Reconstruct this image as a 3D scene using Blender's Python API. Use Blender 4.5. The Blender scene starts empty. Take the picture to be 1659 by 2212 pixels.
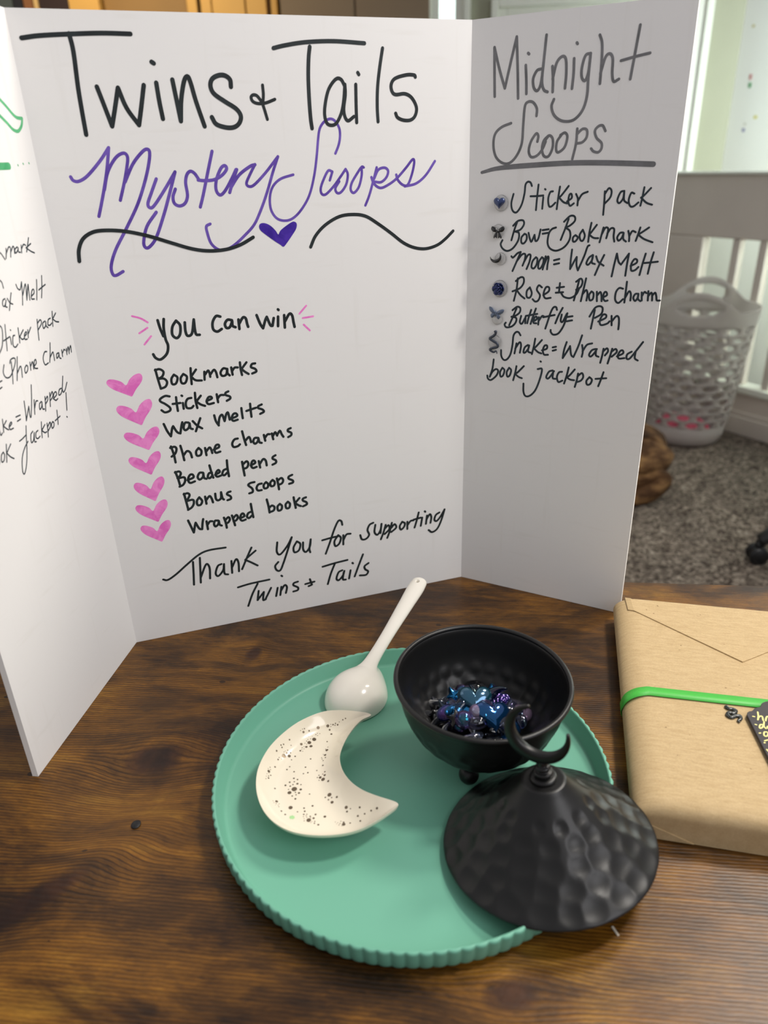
import bpy, bmesh, math, random
from mathutils import Vector, Matrix, Quaternion
from mathutils.bvhtree import BVHTree
random.seed(7)
S = bpy.context.scene
COL = S.collection
PI = math.pi

# ------------------------------------------------------------------ camera
W, Hh, F = 1659, 2212, 1590.0
CX, CY = W/2, Hh/2
CAM_H = 0.37                      # eye height above the table top (table top is z = 0)
def _cam_axes():
    d = Vector((932-CX, -(4440-CY), -F)).normalized()
    up = -d
    x = Vector((1, 0, 0)); X = (x-up*x.dot(up)).normalized(); Y = up.cross(X)
    return X, Y, up
_X, _Y, _U = _cam_axes()
ROT = Matrix((_X, _Y, _U))        # camera -> world
EYE = Vector((0, 0, CAM_H))
cam_d = bpy.data.cameras.new('camera'); cam = bpy.data.objects.new('camera', cam_d); COL.objects.link(cam)
cam.matrix_world = Matrix.Translation(EYE) @ ROT.to_4x4()
cam_d.sensor_fit = 'VERTICAL'; cam_d.sensor_height = 24.0; cam_d.lens = F/Hh*24.0
cam_d.clip_start = 0.01; cam_d.clip_end = 60
cam_d.dof.use_dof = True; cam_d.dof.focus_distance = 0.575; cam_d.dof.aperture_fstop = 4.3
S.camera = cam
S.view_settings.view_transform = 'Standard'; S.view_settings.look = 'None'
S.view_settings.gamma = 1.0; S.view_settings.use_curve_mapping = False
S.view_settings.exposure = 0.0

# ------------------------------------------------------------------ light
wd = bpy.data.worlds.new('world'); S.world = wd; wd.use_nodes = True
_bg = wd.node_tree.nodes['Background']; _bg.inputs[0].default_value = (0.98, 0.96, 1.0, 1); _bg.inputs[1].default_value = 0.40
def area(name, loc, target, size, power, color, shape='DISK', size_y=None):
    l = bpy.data.lights.new(name, 'AREA'); l.shape = shape; l.size = size
    if size_y: l.size_y = size_y
    l.energy = power; l.color = color
    o = bpy.data.objects.new(name, l); COL.objects.link(o); o.location = loc
    o.rotation_euler = (Vector(target)-Vector(loc)).to_track_quat('-Z', 'Y').to_euler()
    return o
area('ceiling_lamp_light', (0.52, 0.36, 0.93), (0.02, 0.38, 0.05), 0.12, 5.1, (1.0, 0.95, 0.88))
area('ceiling_lamp_light', (0.98, 1.08, 1.46), (0.1, 0.35, 0.0), 0.34, 18.0, (1.0, 0.92, 0.82))
area('room_fill_light', (1.05, -0.55, 1.15), (0.0, 0.5, 0.1), 0.9, 8.5, (0.98, 0.97, 1.0))  # added soft fill from the right front for board and lid, source unseen
area('wall_fill_light', (1.93, 2.22, 0.35), (2.16, 3.18, 0.3), 0.3, 30.0, (0.90, 1.0, 0.98), 'RECTANGLE', 1.4).data.spread = math.radians(112)  # added fill beside the railing to brighten the right wall, no source seen
area('reading_lamp_light', (-0.75, 1.8, 1.35), (-0.85, 2.9, 0.85), 0.2, 2.8, (1.0, 0.76, 0.45)).data.spread = math.radians(85)

# ------------------------------------------------------------------ helpers: projection
def ray(px, py): return ROT @ Vector((px-CX, -(py-CY), -F))
def P(px, py, z=0.0):             # where the line of sight meets a level plane
    v = ray(px, py); return EYE + v*((z-CAM_H)/v.z)
def V(px, py, A, d):              # where it meets an upright plane through A along d
    n = Vector((d[1], -d[0], 0)); v = ray(px, py)
    return EYE + v*((Vector((A[0], A[1], 0))-EYE).dot(n)/v.dot(n))
def depth(p): return -(ROT.transposed() @ (Vector(p)-EYE)).z

# ------------------------------------------------------------------ helpers: materials
def lin(h):
    h = h.lstrip('#'); c = [int(h[i:i+2], 16)/255 for i in (0, 2, 4)]
    return tuple(x/12.92 if x <= .04045 else ((x+.055)/1.055)**2.4 for x in c)+(1.0,)
class NT:
    def __init__(s, name):
        s.m = bpy.data.materials.new(name); s.m.use_nodes = True; s.t = s.m.node_tree
        s.b = s.t.nodes['Principled BSDF']
    def n(s, typ, **k):
        x = s.t.nodes.new(typ)
        for a, v in k.items(): setattr(x, a, v)
        return x
    def l(s, a, b): s.t.links.new(a, b)
    def val(s, sock, v):
        if hasattr(v, 'is_output') or isinstance(v, bpy.types.NodeSocket): s.l(v, sock)
        else: sock.default_value = v
    def math(s, op, a, b=0.0, c=None):
        x = s.n('ShaderNodeMath', operation=op); s.val(x.inputs[0], a); s.val(x.inputs[1], b)
        if c is not None: s.val(x.inputs[2], c)
        return x.outputs[0]
    def noise(s, vec, scale, detail=4, rough=.55, dist=0):
        x = s.n('ShaderNodeTexNoise'); s.val(x.inputs['Vector'], vec); x.inputs['Scale'].default_value = scale
        x.inputs['Detail'].default_value = detail; x.inputs['Roughness'].default_value = rough; x.inputs['Distortion'].default_value = dist
        return x.outputs['Fac']
    def ramp(s, fac, stops, interp='LINEAR'):
        x = s.n('ShaderNodeValToRGB'); s.val(x.inputs[0], fac); r = x.color_ramp; r.interpolation = interp
        while len(r.elements) < len(stops): r.elements.new(.5)
        for e, (p, c) in zip(r.elements, stops): e.position = p; e.color = c if len(c) == 4 else tuple(c)+(1,)
        return x.outputs[0]
    def mix(s, fac, a, b, mode='MIX'):
        x = s.n('ShaderNodeMix', data_type='RGBA', blend_type=mode); s.val(x.inputs[0], fac); s.val(x.inputs[6], a); s.val(x.inputs[7], b)
        return x.outputs[2]
    def bump(s, h, strength=.3, dist=.001):
        x = s.n('ShaderNodeBump'); x.inputs['Strength'].default_value = strength; x.inputs['Distance'].default_value = dist
        s.l(h, x.inputs['Height']); s.l(x.outputs[0], s.b.inputs['Normal'])
    def obj(s): return s.n('ShaderNodeTexCoord').outputs['Object']
    def scale(s, vec, sc, rot=(0, 0, 0)):
        x = s.n('ShaderNodeMapping'); s.l(vec, x.inputs[0]); x.inputs['Scale'].default_value = sc; x.inputs['Rotation'].default_value = rot
        return x.outputs[0]
def plain(name, col, rough=.5, metal=0.0, spec=.5, var=0.0, vscale=30, bump=0.0, bscale=400, coat=0.0, trans=0.0, ior=None, film=0.0):
    t = NT(name); b = t.b
    c = lin(col) if isinstance(col, str) else tuple(col)+(1,)
    b.inputs['Base Color'].default_value = c; b.inputs['Roughness'].default_value = rough; b.inputs['Metallic'].default_value = metal
    b.inputs['Specular IOR Level'].default_value = spec; b.inputs['Coat Weight'].default_value = coat; b.inputs['Coat Roughness'].default_value = .04
    b.inputs['Transmission Weight'].default_value = trans
    if ior: b.inputs['IOR'].default_value = ior
    if film: b.inputs['Thin Film Thickness'].default_value = film; b.inputs['Thin Film IOR'].default_value = 1.9
    if var:
        f = t.noise(t.obj(), vscale, 5)
        d = tuple(max(0, x*(1-var)) for x in c[:3])+(1,); e = tuple(min(1, x*(1+var)) for x in c[:3])+(1,)
        t.l(t.ramp(f, [(.3, d), (.7, e)]), b.inputs['Base Color'])
    if bump: t.bump(t.noise(t.obj(), bscale, 3), bump, .0005)
    return t.m

# ------------------------------------------------------------------ helpers: objects
def mesh(name, vs, fs, mat=None, parent=None, smooth=True):
    me = bpy.data.meshes.new(name); me.from_pydata([tuple(v) for v in vs], [], fs); me.validate(); me.update()
    o = bpy.data.objects.new(name, me); COL.objects.link(o)
    if mat: me.materials.append(mat)
    if smooth: me.polygons.foreach_set('use_smooth', [True]*len(me.polygons))
    if parent: o.parent = parent
    return o
def empty(name, loc=(0, 0, 0), rotz=0.0):
    o = bpy.data.objects.new(name, None); COL.objects.link(o); o.location = loc; o.rotation_euler = (0, 0, rotz); o.empty_display_size = .02
    return o
def tag(o, label, cat, group=None, kind=None):
    if label: o['label'] = label
    if cat: o['category'] = cat
    if group: o['group'] = group
    if kind: o['kind'] = kind
    return o
def structure(o): o['kind'] = 'structure'; return o
class MB:
    def __init__(s): s.v = []; s.f = []
    def add(s, vs, fs, M=None):
        k = len(s.v); s.v += [(M @ Vector(v)) if M else Vector(v) for v in vs]; s.f += [tuple(i+k for i in f) for f in fs]; return s
    def box(s, a, b, M=None):
        x0, y0, z0 = a; x1, y1, z1 = b
        return s.add([(x0,y0,z0),(x1,y0,z0),(x1,y1,z0),(x0,y1,z0),(x0,y0,z1),(x1,y0,z1),(x1,y1,z1),(x0,y1,z1)],
                     [(0,3,2,1),(4,5,6,7),(0,1,5,4),(1,2,6,5),(2,3,7,6),(3,0,4,7)], M)
    def build(s, name, mat, parent=None, smooth=False, bevel=0, seg=2):
        o = mesh(name, s.v, s.f, mat, parent, smooth)
        if bevel:
            m = o.modifiers.new('bevel', 'BEVEL'); m.width = bevel; m.segments = seg; m.limit_method = 'ANGLE'; m.harden_normals = False
            o.data.polygons.foreach_set('use_smooth', [True]*len(o.data.polygons))
            w = o.modifiers.new('wn', 'WEIGHTED_NORMAL'); w.keep_sharp = True
        return o
def lathe(prof, seg=64, closed=False):
    vs = []; fs = []; n = len(prof)
    for i in range(seg):
        a = 2*PI*i/seg
        for r, z in prof: vs.append((r*math.cos(a), r*math.sin(a), z))
    for i in range(seg):
        j = (i+1) % seg
        for k in range(n if closed else n-1):
            l = (k+1) % n
            fs.append((i*n+k, j*n+k, j*n+l, i*n+l))
    return vs, fs
def tube(path, radii, seg=12, flat=1.0, up=(0, 0, 1), caps=True):
    """swept tube; flat scales the section along the side/up frame"""
    vs = []; fs = []; path = [Vector(p) for p in path]; n = len(path); U = Vector(up)
    for i, p in enumerate(path):
        t = (path[min(i+1, n-1)]-path[max(i-1, 0)]).normalized()
        s = t.cross(U)
        if s.length < 1e-6: s = t.cross(Vector((1, 0, 0)))
        s.normalize(); u = s.cross(t).normalized()
        r = radii[i] if hasattr(radii, '__len__') else radii
        for k in range(seg):
            a = 2*PI*k/seg; vs.append(p+s*(r*math.cos(a))+u*(r*flat*math.sin(a)))
    for i in range(n-1):
        for k in range(seg):
            l = (k+1) % seg; fs.append((i*seg+k, i*seg+l, (i+1)*seg+l, (i+1)*seg+k))
    if caps: fs.append(tuple(range(seg))[::-1]); fs.append(tuple(range((n-1)*seg, n*seg)))
    return vs, fs
def pillow(outline, h, rings=5, hb=None, c=None):
    """puffy solid over a star-shaped outline"""
    hb = h if hb is None else hb
    pts = [Vector((x, y, 0)) for x, y in outline]; n = len(pts)
    c = Vector((c[0], c[1], 0)) if c else sum(pts, Vector())/n
    vs = []; fs = []; prev = None
    levels = [(math.cos(PI/2*k/rings), -hb*math.sin(PI/2*k/rings)) for k in range(rings, 0, -1)] + [(1, 0)] + [(math.cos(PI/2*k/rings), h*math.sin(PI/2*k/rings)) for k in range(1, rings+1)]
    for li, (sc, z) in enumerate(levels):
        if sc < 1e-6: vs.append(c+Vector((0, 0, z))); ring = [len(vs)-1]
        else:
            k = len(vs)
            for p in pts: vs.append(c+(p-c)*sc+Vector((0, 0, z)))
            ring = list(range(k, k+n))
        if prev:
            if len(prev) == 1: fs += [(prev[0], ring[(i+1) % n], ring[i]) for i in range(n)]
            elif len(ring) == 1: fs += [(prev[i], prev[(i+1) % n], ring[0]) for i in range(n)]
            else: fs += [(prev[i], prev[(i+1) % n], ring[(i+1) % n], ring[i]) for i in range(n)]
        prev = ring
    return vs, fs
def sphere(r, c=(0, 0, 0), seg=20, rings=12, sc=(1, 1, 1)):
    vs = []; fs = []
    pr = [(r*math.sin(PI*k/rings), -r*math.cos(PI*k/rings)) for k in range(rings+1)]
    v, f = lathe(pr, seg); return [Vector((a*sc[0], b*sc[1], d*sc[2]))+Vector(c) for a, b, d in v], f
def cr(pts, sub=6, closed=False):
    """Catmull-Rom through points of any dimension"""
    n = len(pts)
    if n < 3: return [tuple(p) for p in pts]
    out = []
    rng = range(n) if closed else range(n-1)
    for i in rng:
        if closed: a, b, c, d = pts[i-1], pts[i], pts[(i+1) % n], pts[(i+2) % n]
        else:
            b, c = pts[i], pts[i+1]
            a = pts[i-1] if i else tuple(2*x-y for x, y in zip(b, c)); d = pts[i+2] if i+2 < n else tuple(2*x-y for x, y in zip(c, b))
        for k in range(sub):
            t = k/sub
            out.append(tuple(.5*(2*q+(r-p)*t+(2*p-5*q+4*r-s)*t*t+(3*q-p-3*r+s)*t**3) for p, q, r, s in zip(a, b, c, d)))
    if not closed: out.append(tuple(pts[-1]))
    return out
def weld(o, d=1e-5):
    bm = bmesh.new(); bm.from_mesh(o.data); bmesh.ops.remove_doubles(bm, verts=bm.verts, dist=d); bmesh.ops.recalc_face_normals(bm, faces=bm.faces)
    bm.to_mesh(o.data); bm.free(); return o
def look(a, up=(0, 0, 1)): return Vector(up).rotation_difference(Vector(a))

# ------------------------------------------------------------------ materials of the room
FLOOR = -0.70
def wood_mat(knots):
    t = NT('rustic_wood'); b = t.b
    co = t.obj(); sep = t.n('ShaderNodeSeparateXYZ'); t.l(co, sep.inputs[0])
    x, y = sep.outputs[0], sep.outputs[1]
    yw = y; heart = None; ringv = None
    for kx, ky, a, bb, c, ang in knots:
        dx = t.math('SUBTRACT', x, kx); dy = t.math('SUBTRACT', y, ky)
        ca, sa = math.cos(ang), math.sin(ang)
        ux = t.math('MULTIPLY_ADD', dx, ca, t.math('MULTIPLY', dy, sa)); uy = t.math('MULTIPLY_ADD', dy, ca, t.math('MULTIPLY', dx, -sa))
        q = t.math('ADD', t.math('POWER', t.math('ABSOLUTE', t.math('DIVIDE', ux, a)), 2), t.math('POWER', t.math('ABSOLUTE', t.math('DIVIDE', uy, bb)), 2))
        g = t.math('EXPONENT', t.math('MULTIPLY', q, -.45))
        yw = t.math('SUBTRACT', yw, t.math('MULTIPLY', t.math('MULTIPLY', dy, c), g))
        nz = t.noise(co, 90, 3)
        q2 = t.math('ADD', q, t.math('MULTIPLY', t.math('SUBTRACT', nz, .5), .5))
        h = t.math('SMOOTH_MIN', 1.0, t.math('MAXIMUM', 0.0, t.math('MULTIPLY', t.math('SUBTRACT', .62, q2), 2.2)), .1)
        heart = h if heart is None else t.math('MAXIMUM', heart, h)
    cmb = t.n('ShaderNodeCombineXYZ'); t.l(x, cmb.inputs[0]); t.l(yw, cmb.inputs[1]); vec = cmb.outputs[0]
    g1 = t.noise(t.scale(vec, (5, 300, 1)), 1.0, 4, .6, .5)
    g2 = t.noise(t.scale(vec, (26, 900, 1)), 1.0, 3, .6)
    g3 = t.noise(t.scale(vec, (260, 1700, 1)), 1.0, 3, .7)
    pores = t.ramp(t.noise(t.scale(vec, (55, 420, 1)), 1.0, 2, .5), [(.0, (0, 0, 0)), (.29, (0, 0, 0)), (.34, (1, 1, 1))])
    big = t.noise(t.scale(vec, (5.5, 15, 1)), 1.0, 6, .62, .35)
    mid = t.noise(t.scale(vec, (16, 48, 1)), 1.0, 6, .7, .6)
    tone = t.math('ADD', t.math('MULTIPLY', big, .6), t.math('MULTIPLY', mid, .4))
    base = t.ramp(tone, [(.32, lin('#281808')), (.44, lin('#583a14')), (.54, lin('#865a1a')), (.68, lin('#b0822c'))])
    # growth rings: wavy bands along the grain
    wv = t.n('ShaderNodeTexWave', wave_type='BANDS', bands_direction='Y', wave_profile='SIN')
    t.l(t.scale(vec, (1, 1, 1)), wv.inputs['Vector']); wv.inputs['Scale'].default_value = 138; wv.inputs['Distortion'].default_value = 3.2
    wv.inputs['Detail'].default_value = 4; wv.inputs['Detail Scale'].default_value = .35; wv.inputs['Detail Roughness'].default_value = .6
    lines = t.ramp(wv.outputs['Fac'], [(.0, (.30, .27, .24)), (.16, (.62, .58, .54)), (.36, (1, 1, 1))])
    amt = t.ramp(t.noise(t.scale(vec, (3, 9, 1)), 1.0, 3), [(.36, (.25, .25, .25)), (.6, (.95, .95, .95))])
    c1 = t.mix(amt, base, t.mix(1.0, base, lines, 'MULTIPLY'))
    c2 = t.mix(.55, c1, t.ramp(g2, [(.35, (.45, .42, .4)), (.6, (1.05, 1.03, 1))]), 'MULTIPLY')
    c3 = t.mix(.5, c2, t.ramp(g3, [(.35, (.55, .52, .5)), (.65, (1.1, 1.08, 1.05))]), 'MULTIPLY')
    c4 = t.mix(.5, c3, t.ramp(g1, [(.38, (.5, .46, .42)), (.6, (1.1, 1.08, 1.05))]), 'MULTIPLY')
    hp = t.ramp(t.noise(co, 60, 4), [(.3, lin('#241308')), (.7, lin('#4a2b15'))])
    c5 = t.mix(heart, c4, hp)
    c6 = t.mix(1.0, c5, pores, 'MULTIPLY') if False else t.mix(.5, c5, pores, 'MULTIPLY')
    st = t.math('ADD', t.noise(t.scale(vec, (7, 13, 1)), 1.0, 5, .6, 1.0), t.math('MULTIPLY', t.math('SUBTRACT', t.noise(t.scale(vec, (70, 300, 1)), 1.0, 4, .75), .5), .22))
    c6 = t.mix(1.0, c6, t.ramp(st, [(.38, (.34, .31, .30)), (.54, (1, 1, 1))]), 'MULTIPLY')
    vd = t.n('ShaderNodeTexVoronoi'); t.l(t.scale(vec, (30, 42, 1)), vd.inputs['Vector']); vd.inputs['Scale'].default_value = 1.0
    sc_ = t.n('ShaderNodeSeparateColor'); t.l(vd.outputs['Color'], sc_.inputs[0])
    dot = t.math('MULTIPLY', t.math('LESS_THAN', vd.outputs['Distance'], .085), t.math('GREATER_THAN', sc_.outputs[0], .62))
    c6 = t.mix(t.math('MULTIPLY', dot, .75), c6, lin('#1c1008'))
    t.l(c6, b.inputs['Base Color'])
    b.inputs['Roughness'].default_value = .34; b.inputs['Specular IOR Level'].default_value = .36
    hsum = t.math('ADD', t.math('MULTIPLY', wv.outputs['Fac'], .6), t.math('ADD', t.math('MULTIPLY', g2, .5), t.math('MULTIPLY', g3, .5)))
    t.bump(hsum, .28, .0006)
    return t.m
def carpet_mat():
    t = NT('carpet_pile'); co = t.obj()
    v = t.n('ShaderNodeTexVoronoi'); t.l(co, v.inputs['Vector']); v.inputs['Scale'].default_value = 75
    n1 = t.noise(co, 62, 4, .7, 1.2); n2 = t.noise(co, 5, 3)
    c = t.ramp(n1, [(.37, lin('#342d27')), (.5, lin('#7c7167')), (.64, lin('#c3b7a8'))])
    c = t.mix(.5, c, t.ramp(n2, [(.3, (.75, .75, .72)), (.7, (1.1, 1.05, 1.0))]), 'MULTIPLY')
    t.l(c, t.b.inputs['Base Color']); t.b.inputs['Roughness'].default_value = .95; t.b.inputs['Specular IOR Level'].default_value = .1
    t.bump(t.math('ADD', n1, t.math('MULTIPLY', v.outputs['Distance'], .6)), 1.0, .012)
    return t.m
def glow(name, col, e):
    t = NT(name); t.b.inputs['Base Color'].default_value = lin(col); t.b.inputs['Emission Color'].default_value = lin(col); t.b.inputs['Emission Strength'].default_value = e
    t.b.inputs['Roughness'].default_value = .3
    return t.m
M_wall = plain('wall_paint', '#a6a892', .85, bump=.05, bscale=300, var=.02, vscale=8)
M_white = plain('white_paint', '#e9ebe6', .45, var=.015, vscale=10)
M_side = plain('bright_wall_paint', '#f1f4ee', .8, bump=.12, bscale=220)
M_crib = plain('grey_white_paint', '#ded5c9', .5, var=.03, vscale=6)
M_frame = plain('window_frame_paint', '#f3f6ea', .4, var=.01)
M_pane = glow('daylight_pane', '#e6f6f4', 1.6)

# ------------------------------------------------------------------ floor and walls
b0 = P(1556, 934, FLOOR); b1 = P(1659, 965.6, FLOOR)
cd = Vector((b0.x-b1.x, b0.y-b1.y, 0)).normalized()            # slatted railing runs to the left, away from us
cn = Vector((cd.y, -cd.x, 0))                                   # away from the camera
wp = b0+cn*.40
corner = V(1556, 378, wp, cd); corner.z = 0
bd = Vector((-.995, .1, 0)).normalized(); bn = Vector((.1, .995, 0)).normalized()
structure(MB().box((-3.2, -1.2, FLOOR-.05), (3.6, 4.6, FLOOR)).build('floor', carpet_mat()))
def wall_frame(o, d, n): return Matrix(((d.x, n.x, 0, o.x), (d.y, n.y, 0, o.y), (0, 0, 1, 0), (0, 0, 0, 1)))
WB = wall_frame(corner, bd, bn)           # s to the left along the back wall, t behind it
def sb(px, py): p = V(px, py, corner, bd); return (p-corner).dot(bd), p.z
TOP = 1.55
win_r, _ = sb(1512, 100); win_l, _ = sb(1076, 40); _, win_t = sb(1160, 14); win_b = .25
w2r, _ = sb(1001, 20); w2l, _ = sb(931, 20)
mb = MB()
mb.box((-.12, 0, FLOOR), (win_r, .12, TOP), WB); mb.box((win_r, 0, FLOOR), (win_l, .12, win_b), WB)
mb.box((win_r, 0, win_t), (win_l, .12, TOP), WB); mb.box((win_l, 0, FLOOR), (w2r, .12, TOP), WB)
mb.box((w2l, 0, FLOOR), (w2l+2.6, .12, TOP), WB); mb.box((w2r, 0, FLOOR), (w2l, .12, .1), WB); mb.box((w2r, 0, 1.3), (w2l, .12, TOP), WB)
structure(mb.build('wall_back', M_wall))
WS = wall_frame(corner, -cd, cn)
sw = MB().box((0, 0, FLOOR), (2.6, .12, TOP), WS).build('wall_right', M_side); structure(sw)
def window(name, r, l, z0, z1):
    root = empty(name); structure(root)
    f = MB(); w = .035
    f.box((r, -.015, z0), (r+w, .06, z1), WB); f.box((l-w, -.015, z0), (l, .06, z1), WB)
    f.box((r+w, -.015, z1-w), (l-w, .06, z1), WB); f.box((r+w, -.015, z0), (l-w, .06, z0+w), WB)
    f.box((r-.03, -.03, z0-.03), (r, -.002, z1+.03), WB); f.box((l, -.03, z0-.03), (l+.03, -.002, z1+.03), WB)
    f.box((r, -.03, z1), (l, -.002, z1+.03), WB)
    if l-r > .4: f.box(((r+l)/2-.012, 0, z0+w), ((r+l)/2+.012, .05, z1-w), WB)
    f.build('window_frame', M_frame, root, bevel=.004)
    MB().box((r+w, .025, z0+w), (l-w, .035, z1-w), WB).build('window_pane', M_pane, root)
window('window_1', win_r, win_l, win_b, win_t)
window('window_2', w2r, w2l, .1, 1.3)
# small crayon marks on the bright wall
def wall_mark(px, py, w, h, col):
    p = V(px, py, corner, cd); s = (p-corner).dot(-cd); k = depth(p)/F
    MB().box((s-w*k/2*1.6, -.0012, p.z-h*k/2), (s+w*k/2*1.6, -.0002, p.z+h*k/2), WS).build('crayon_mark', plain('crayon', col, .7), sw, bevel=.0004)
for a in [(1621.5, 166, 4, 10, '#c98a8a'), (1620, 184, 4, 10, '#4f9a62'), (1632, 253, 5, 6, '#d8d27c'), (1606, 281, 4, 7, '#8f93b4'), (1609, 268, 3, 4, '#c9c9bb'), (1628, 56, 4, 5, '#cfc99a')]: wall_mark(*a)

# ------------------------------------------------------------------ slatted railing along the bright wall
WR = wall_frame(b0+cn*.06, -cd, cn)
def sr(px, py): p = V(px, py, b0, cd); return (p-b0).dot(-cd), p.z
rail = empty('slatted_railing'); tag(rail, 'pale grey slatted railing standing along the bright wall behind the laundry basket', 'railing')
sL, zt = sr(1425, 377); _, zt = sr(1500, 378); zu = sr(1540, 516)[1]; sp = sr(1506, 513)[0]
zs = sr(1577, 834)[1]; sE = 1.25
for a in ('b',):
    MB().box((sL, -.02, zu), (sE, .03, zt), WR).build('top_panel', M_crib, rail, bevel=.006)
    MB().box((sL-.01, -.035, zt), (sE, .04, zt+.012), WR).build('cap_rail', M_frame, rail, bevel=.004)
    MB().box((sL, -.02, FLOOR), (sp, .03, zu), WR).build('end_post', M_crib, rail, bevel=.006)
    MB().box((sp, -.03, zs-.03), (sE, .045, zs), WR).build('bottom_rail', M_frame, rail, bevel=.005)
    MB().box((sp, -.01, FLOOR+.05), (sE, .03, zs-.03), WR).build('lower_panel', M_crib, rail)
    MB().box((sp, -.028, FLOOR), (sE, -.01, FLOOR+.075), WR).box((sp, -.022, FLOOR+.075), (sE, -.01, FLOOR+.095), WR).build('base_moulding', M_crib, rail, bevel=.004)
s1 = sr(1571, 545)[0]; s2 = sr(1630, 545)[0]; k = 0
while s1+(s2-s1)*k < sE-.05:
    s = s1+(s2-s1)*k; k += 1
    MB().box((s-.017, -.012, zs), (s+.017, .022, zu), WR).build('slat', M_crib, rail, bevel=.004)

# ------------------------------------------------------------------ laundry basket
def basket():
    base = P(1474, 944, FLOOR); root = empty('laundry_basket', base)
    tag(root, 'white plastic laundry basket with oval holes standing on the carpet by the railing', 'basket')
    t = NT('translucent_white_plastic'); t.b.inputs['Base Color'].default_value = lin('#cfcac5'); t.b.inputs['Roughness'].default_value = .4
    tr = t.n('ShaderNodeBsdfTranslucent'); tr.inputs[0].default_value = lin('#e4e0dc'); mx = t.n('ShaderNodeMixShader'); mx.inputs[0].default_value = .5
    out = t.t.nodes['Material Output']; t.l(t.b.outputs[0], mx.inputs[1]); t.l(tr.outputs[0], mx.inputs[2]); t.l(mx.outputs[0], out.inputs['Surface']); m = t.m
    pz = V(1604, 655, base, (1, 0)).z-FLOOR
    Hl = pz; Hs = .085; r0, r1 = .148, .205
    def rad(z):
        t = z/Hl; return r0+(r1-r0)*t-.012*math.exp(-t*18)
    ha = math.radians(-116)
    def rim(a): return Hl+.075*max(0, math.cos(2*(a-ha)))**1.3-.0
    N, R = 14, 13; Hh_ = Hl-.055
    ch = (Hh_-Hs)/R; q = 16; vs = []; fs = []
    def pt(a, z, rr=None): r = rad(z) if rr is None else rr; return (r*math.cos(a), r*math.sin(a), z)
    ca = 2*PI/N
    for row in range(R):
        for c in range(N):
            a0 = (c+(.5 if row % 2 else 0))*ca; zc = Hs+(row+.5)*ch; k0 = len(vs)
            for i in range(q):
                th = 2*PI*i/q; x, y = math.cos(th), math.sin(th); s = 1/max(abs(x), abs(y))
                vs.append(pt(a0+x*s*ca/2, zc+y*s*ch/2))
            for i in range(q):
                th = 2*PI*i/q; vs.append(pt(a0+math.cos(th)*ca*.325, zc+math.sin(th)*ch*.41))
            fs += [(k0+i, k0+(i+1) % q, k0+q+(i+1) % q, k0+q+i) for i in range(q)]
    o = mesh('perforated_body', vs, fs, m, root); weld(o, 1e-4)
    so = o.modifiers.new('s', 'SOLIDIFY'); so.thickness = .0026; so.offset = 0
    v, f = lathe([(0, 0), (rad(0)-.02, 0), (rad(0)-.004, .006), (rad(.02), .022), (rad(Hs), Hs), (rad(Hs)-.004, Hs), (rad(.02)-.005, .024), (0, .006)], 64)
    mesh('solid_base', v, f, m, root)
    # collar with two raised handles, each with an oval opening
    vs = []; fs = []; na = 144; nz = 14; idx = {}
    for i in range(na):
        a = 2*PI*i/na
        for j in range(nz+1):
            z = Hh_+(rim(a)-Hh_)*j/nz; idx[i, j] = len(vs); vs.append(pt(a, z))
    def hole(i, j):
        a = 2*PI*(i+.5)/na; z = Hh_+(rim(a)-Hh_)*(j+.5)/nz
        for h in (ha, ha+PI):
            da = (a-h+PI) % (2*PI)-PI; dz = z-(Hl+.018)
            if (da/.40)**2+(dz/.027)**2 < 1: return True
        return False
    for i in range(na):
        for j in range(nz):
            if not hole(i, j): fs.append((idx[i, j], idx[(i+1) % na, j], idx[(i+1) % na, j+1], idx[i, j+1]))
    o = mesh('handle_collar', vs, fs, m, root); so = o.modifiers.new('s', 'SOLIDIFY'); so.thickness = .005; so.offset = 0
    # garment at the bottom
    vs, fs = sphere(.085, (0, 0, .052), 24, 14, (1.25, 1.25, .6))
    vs = [v*(1+.06*math.sin(v.x*60)*math.cos(v.y*50)) for v in vs]
    g = mesh('crumpled_cloth', vs, fs, plain('pink_cloth', '#d85f78', .9, var=.1), None); g.location = base+Vector((-.02, -.02, 0))
    tag(g, 'pink crumpled cloth lying in the bottom of the white laundry basket', 'cloth')
basket()

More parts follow.
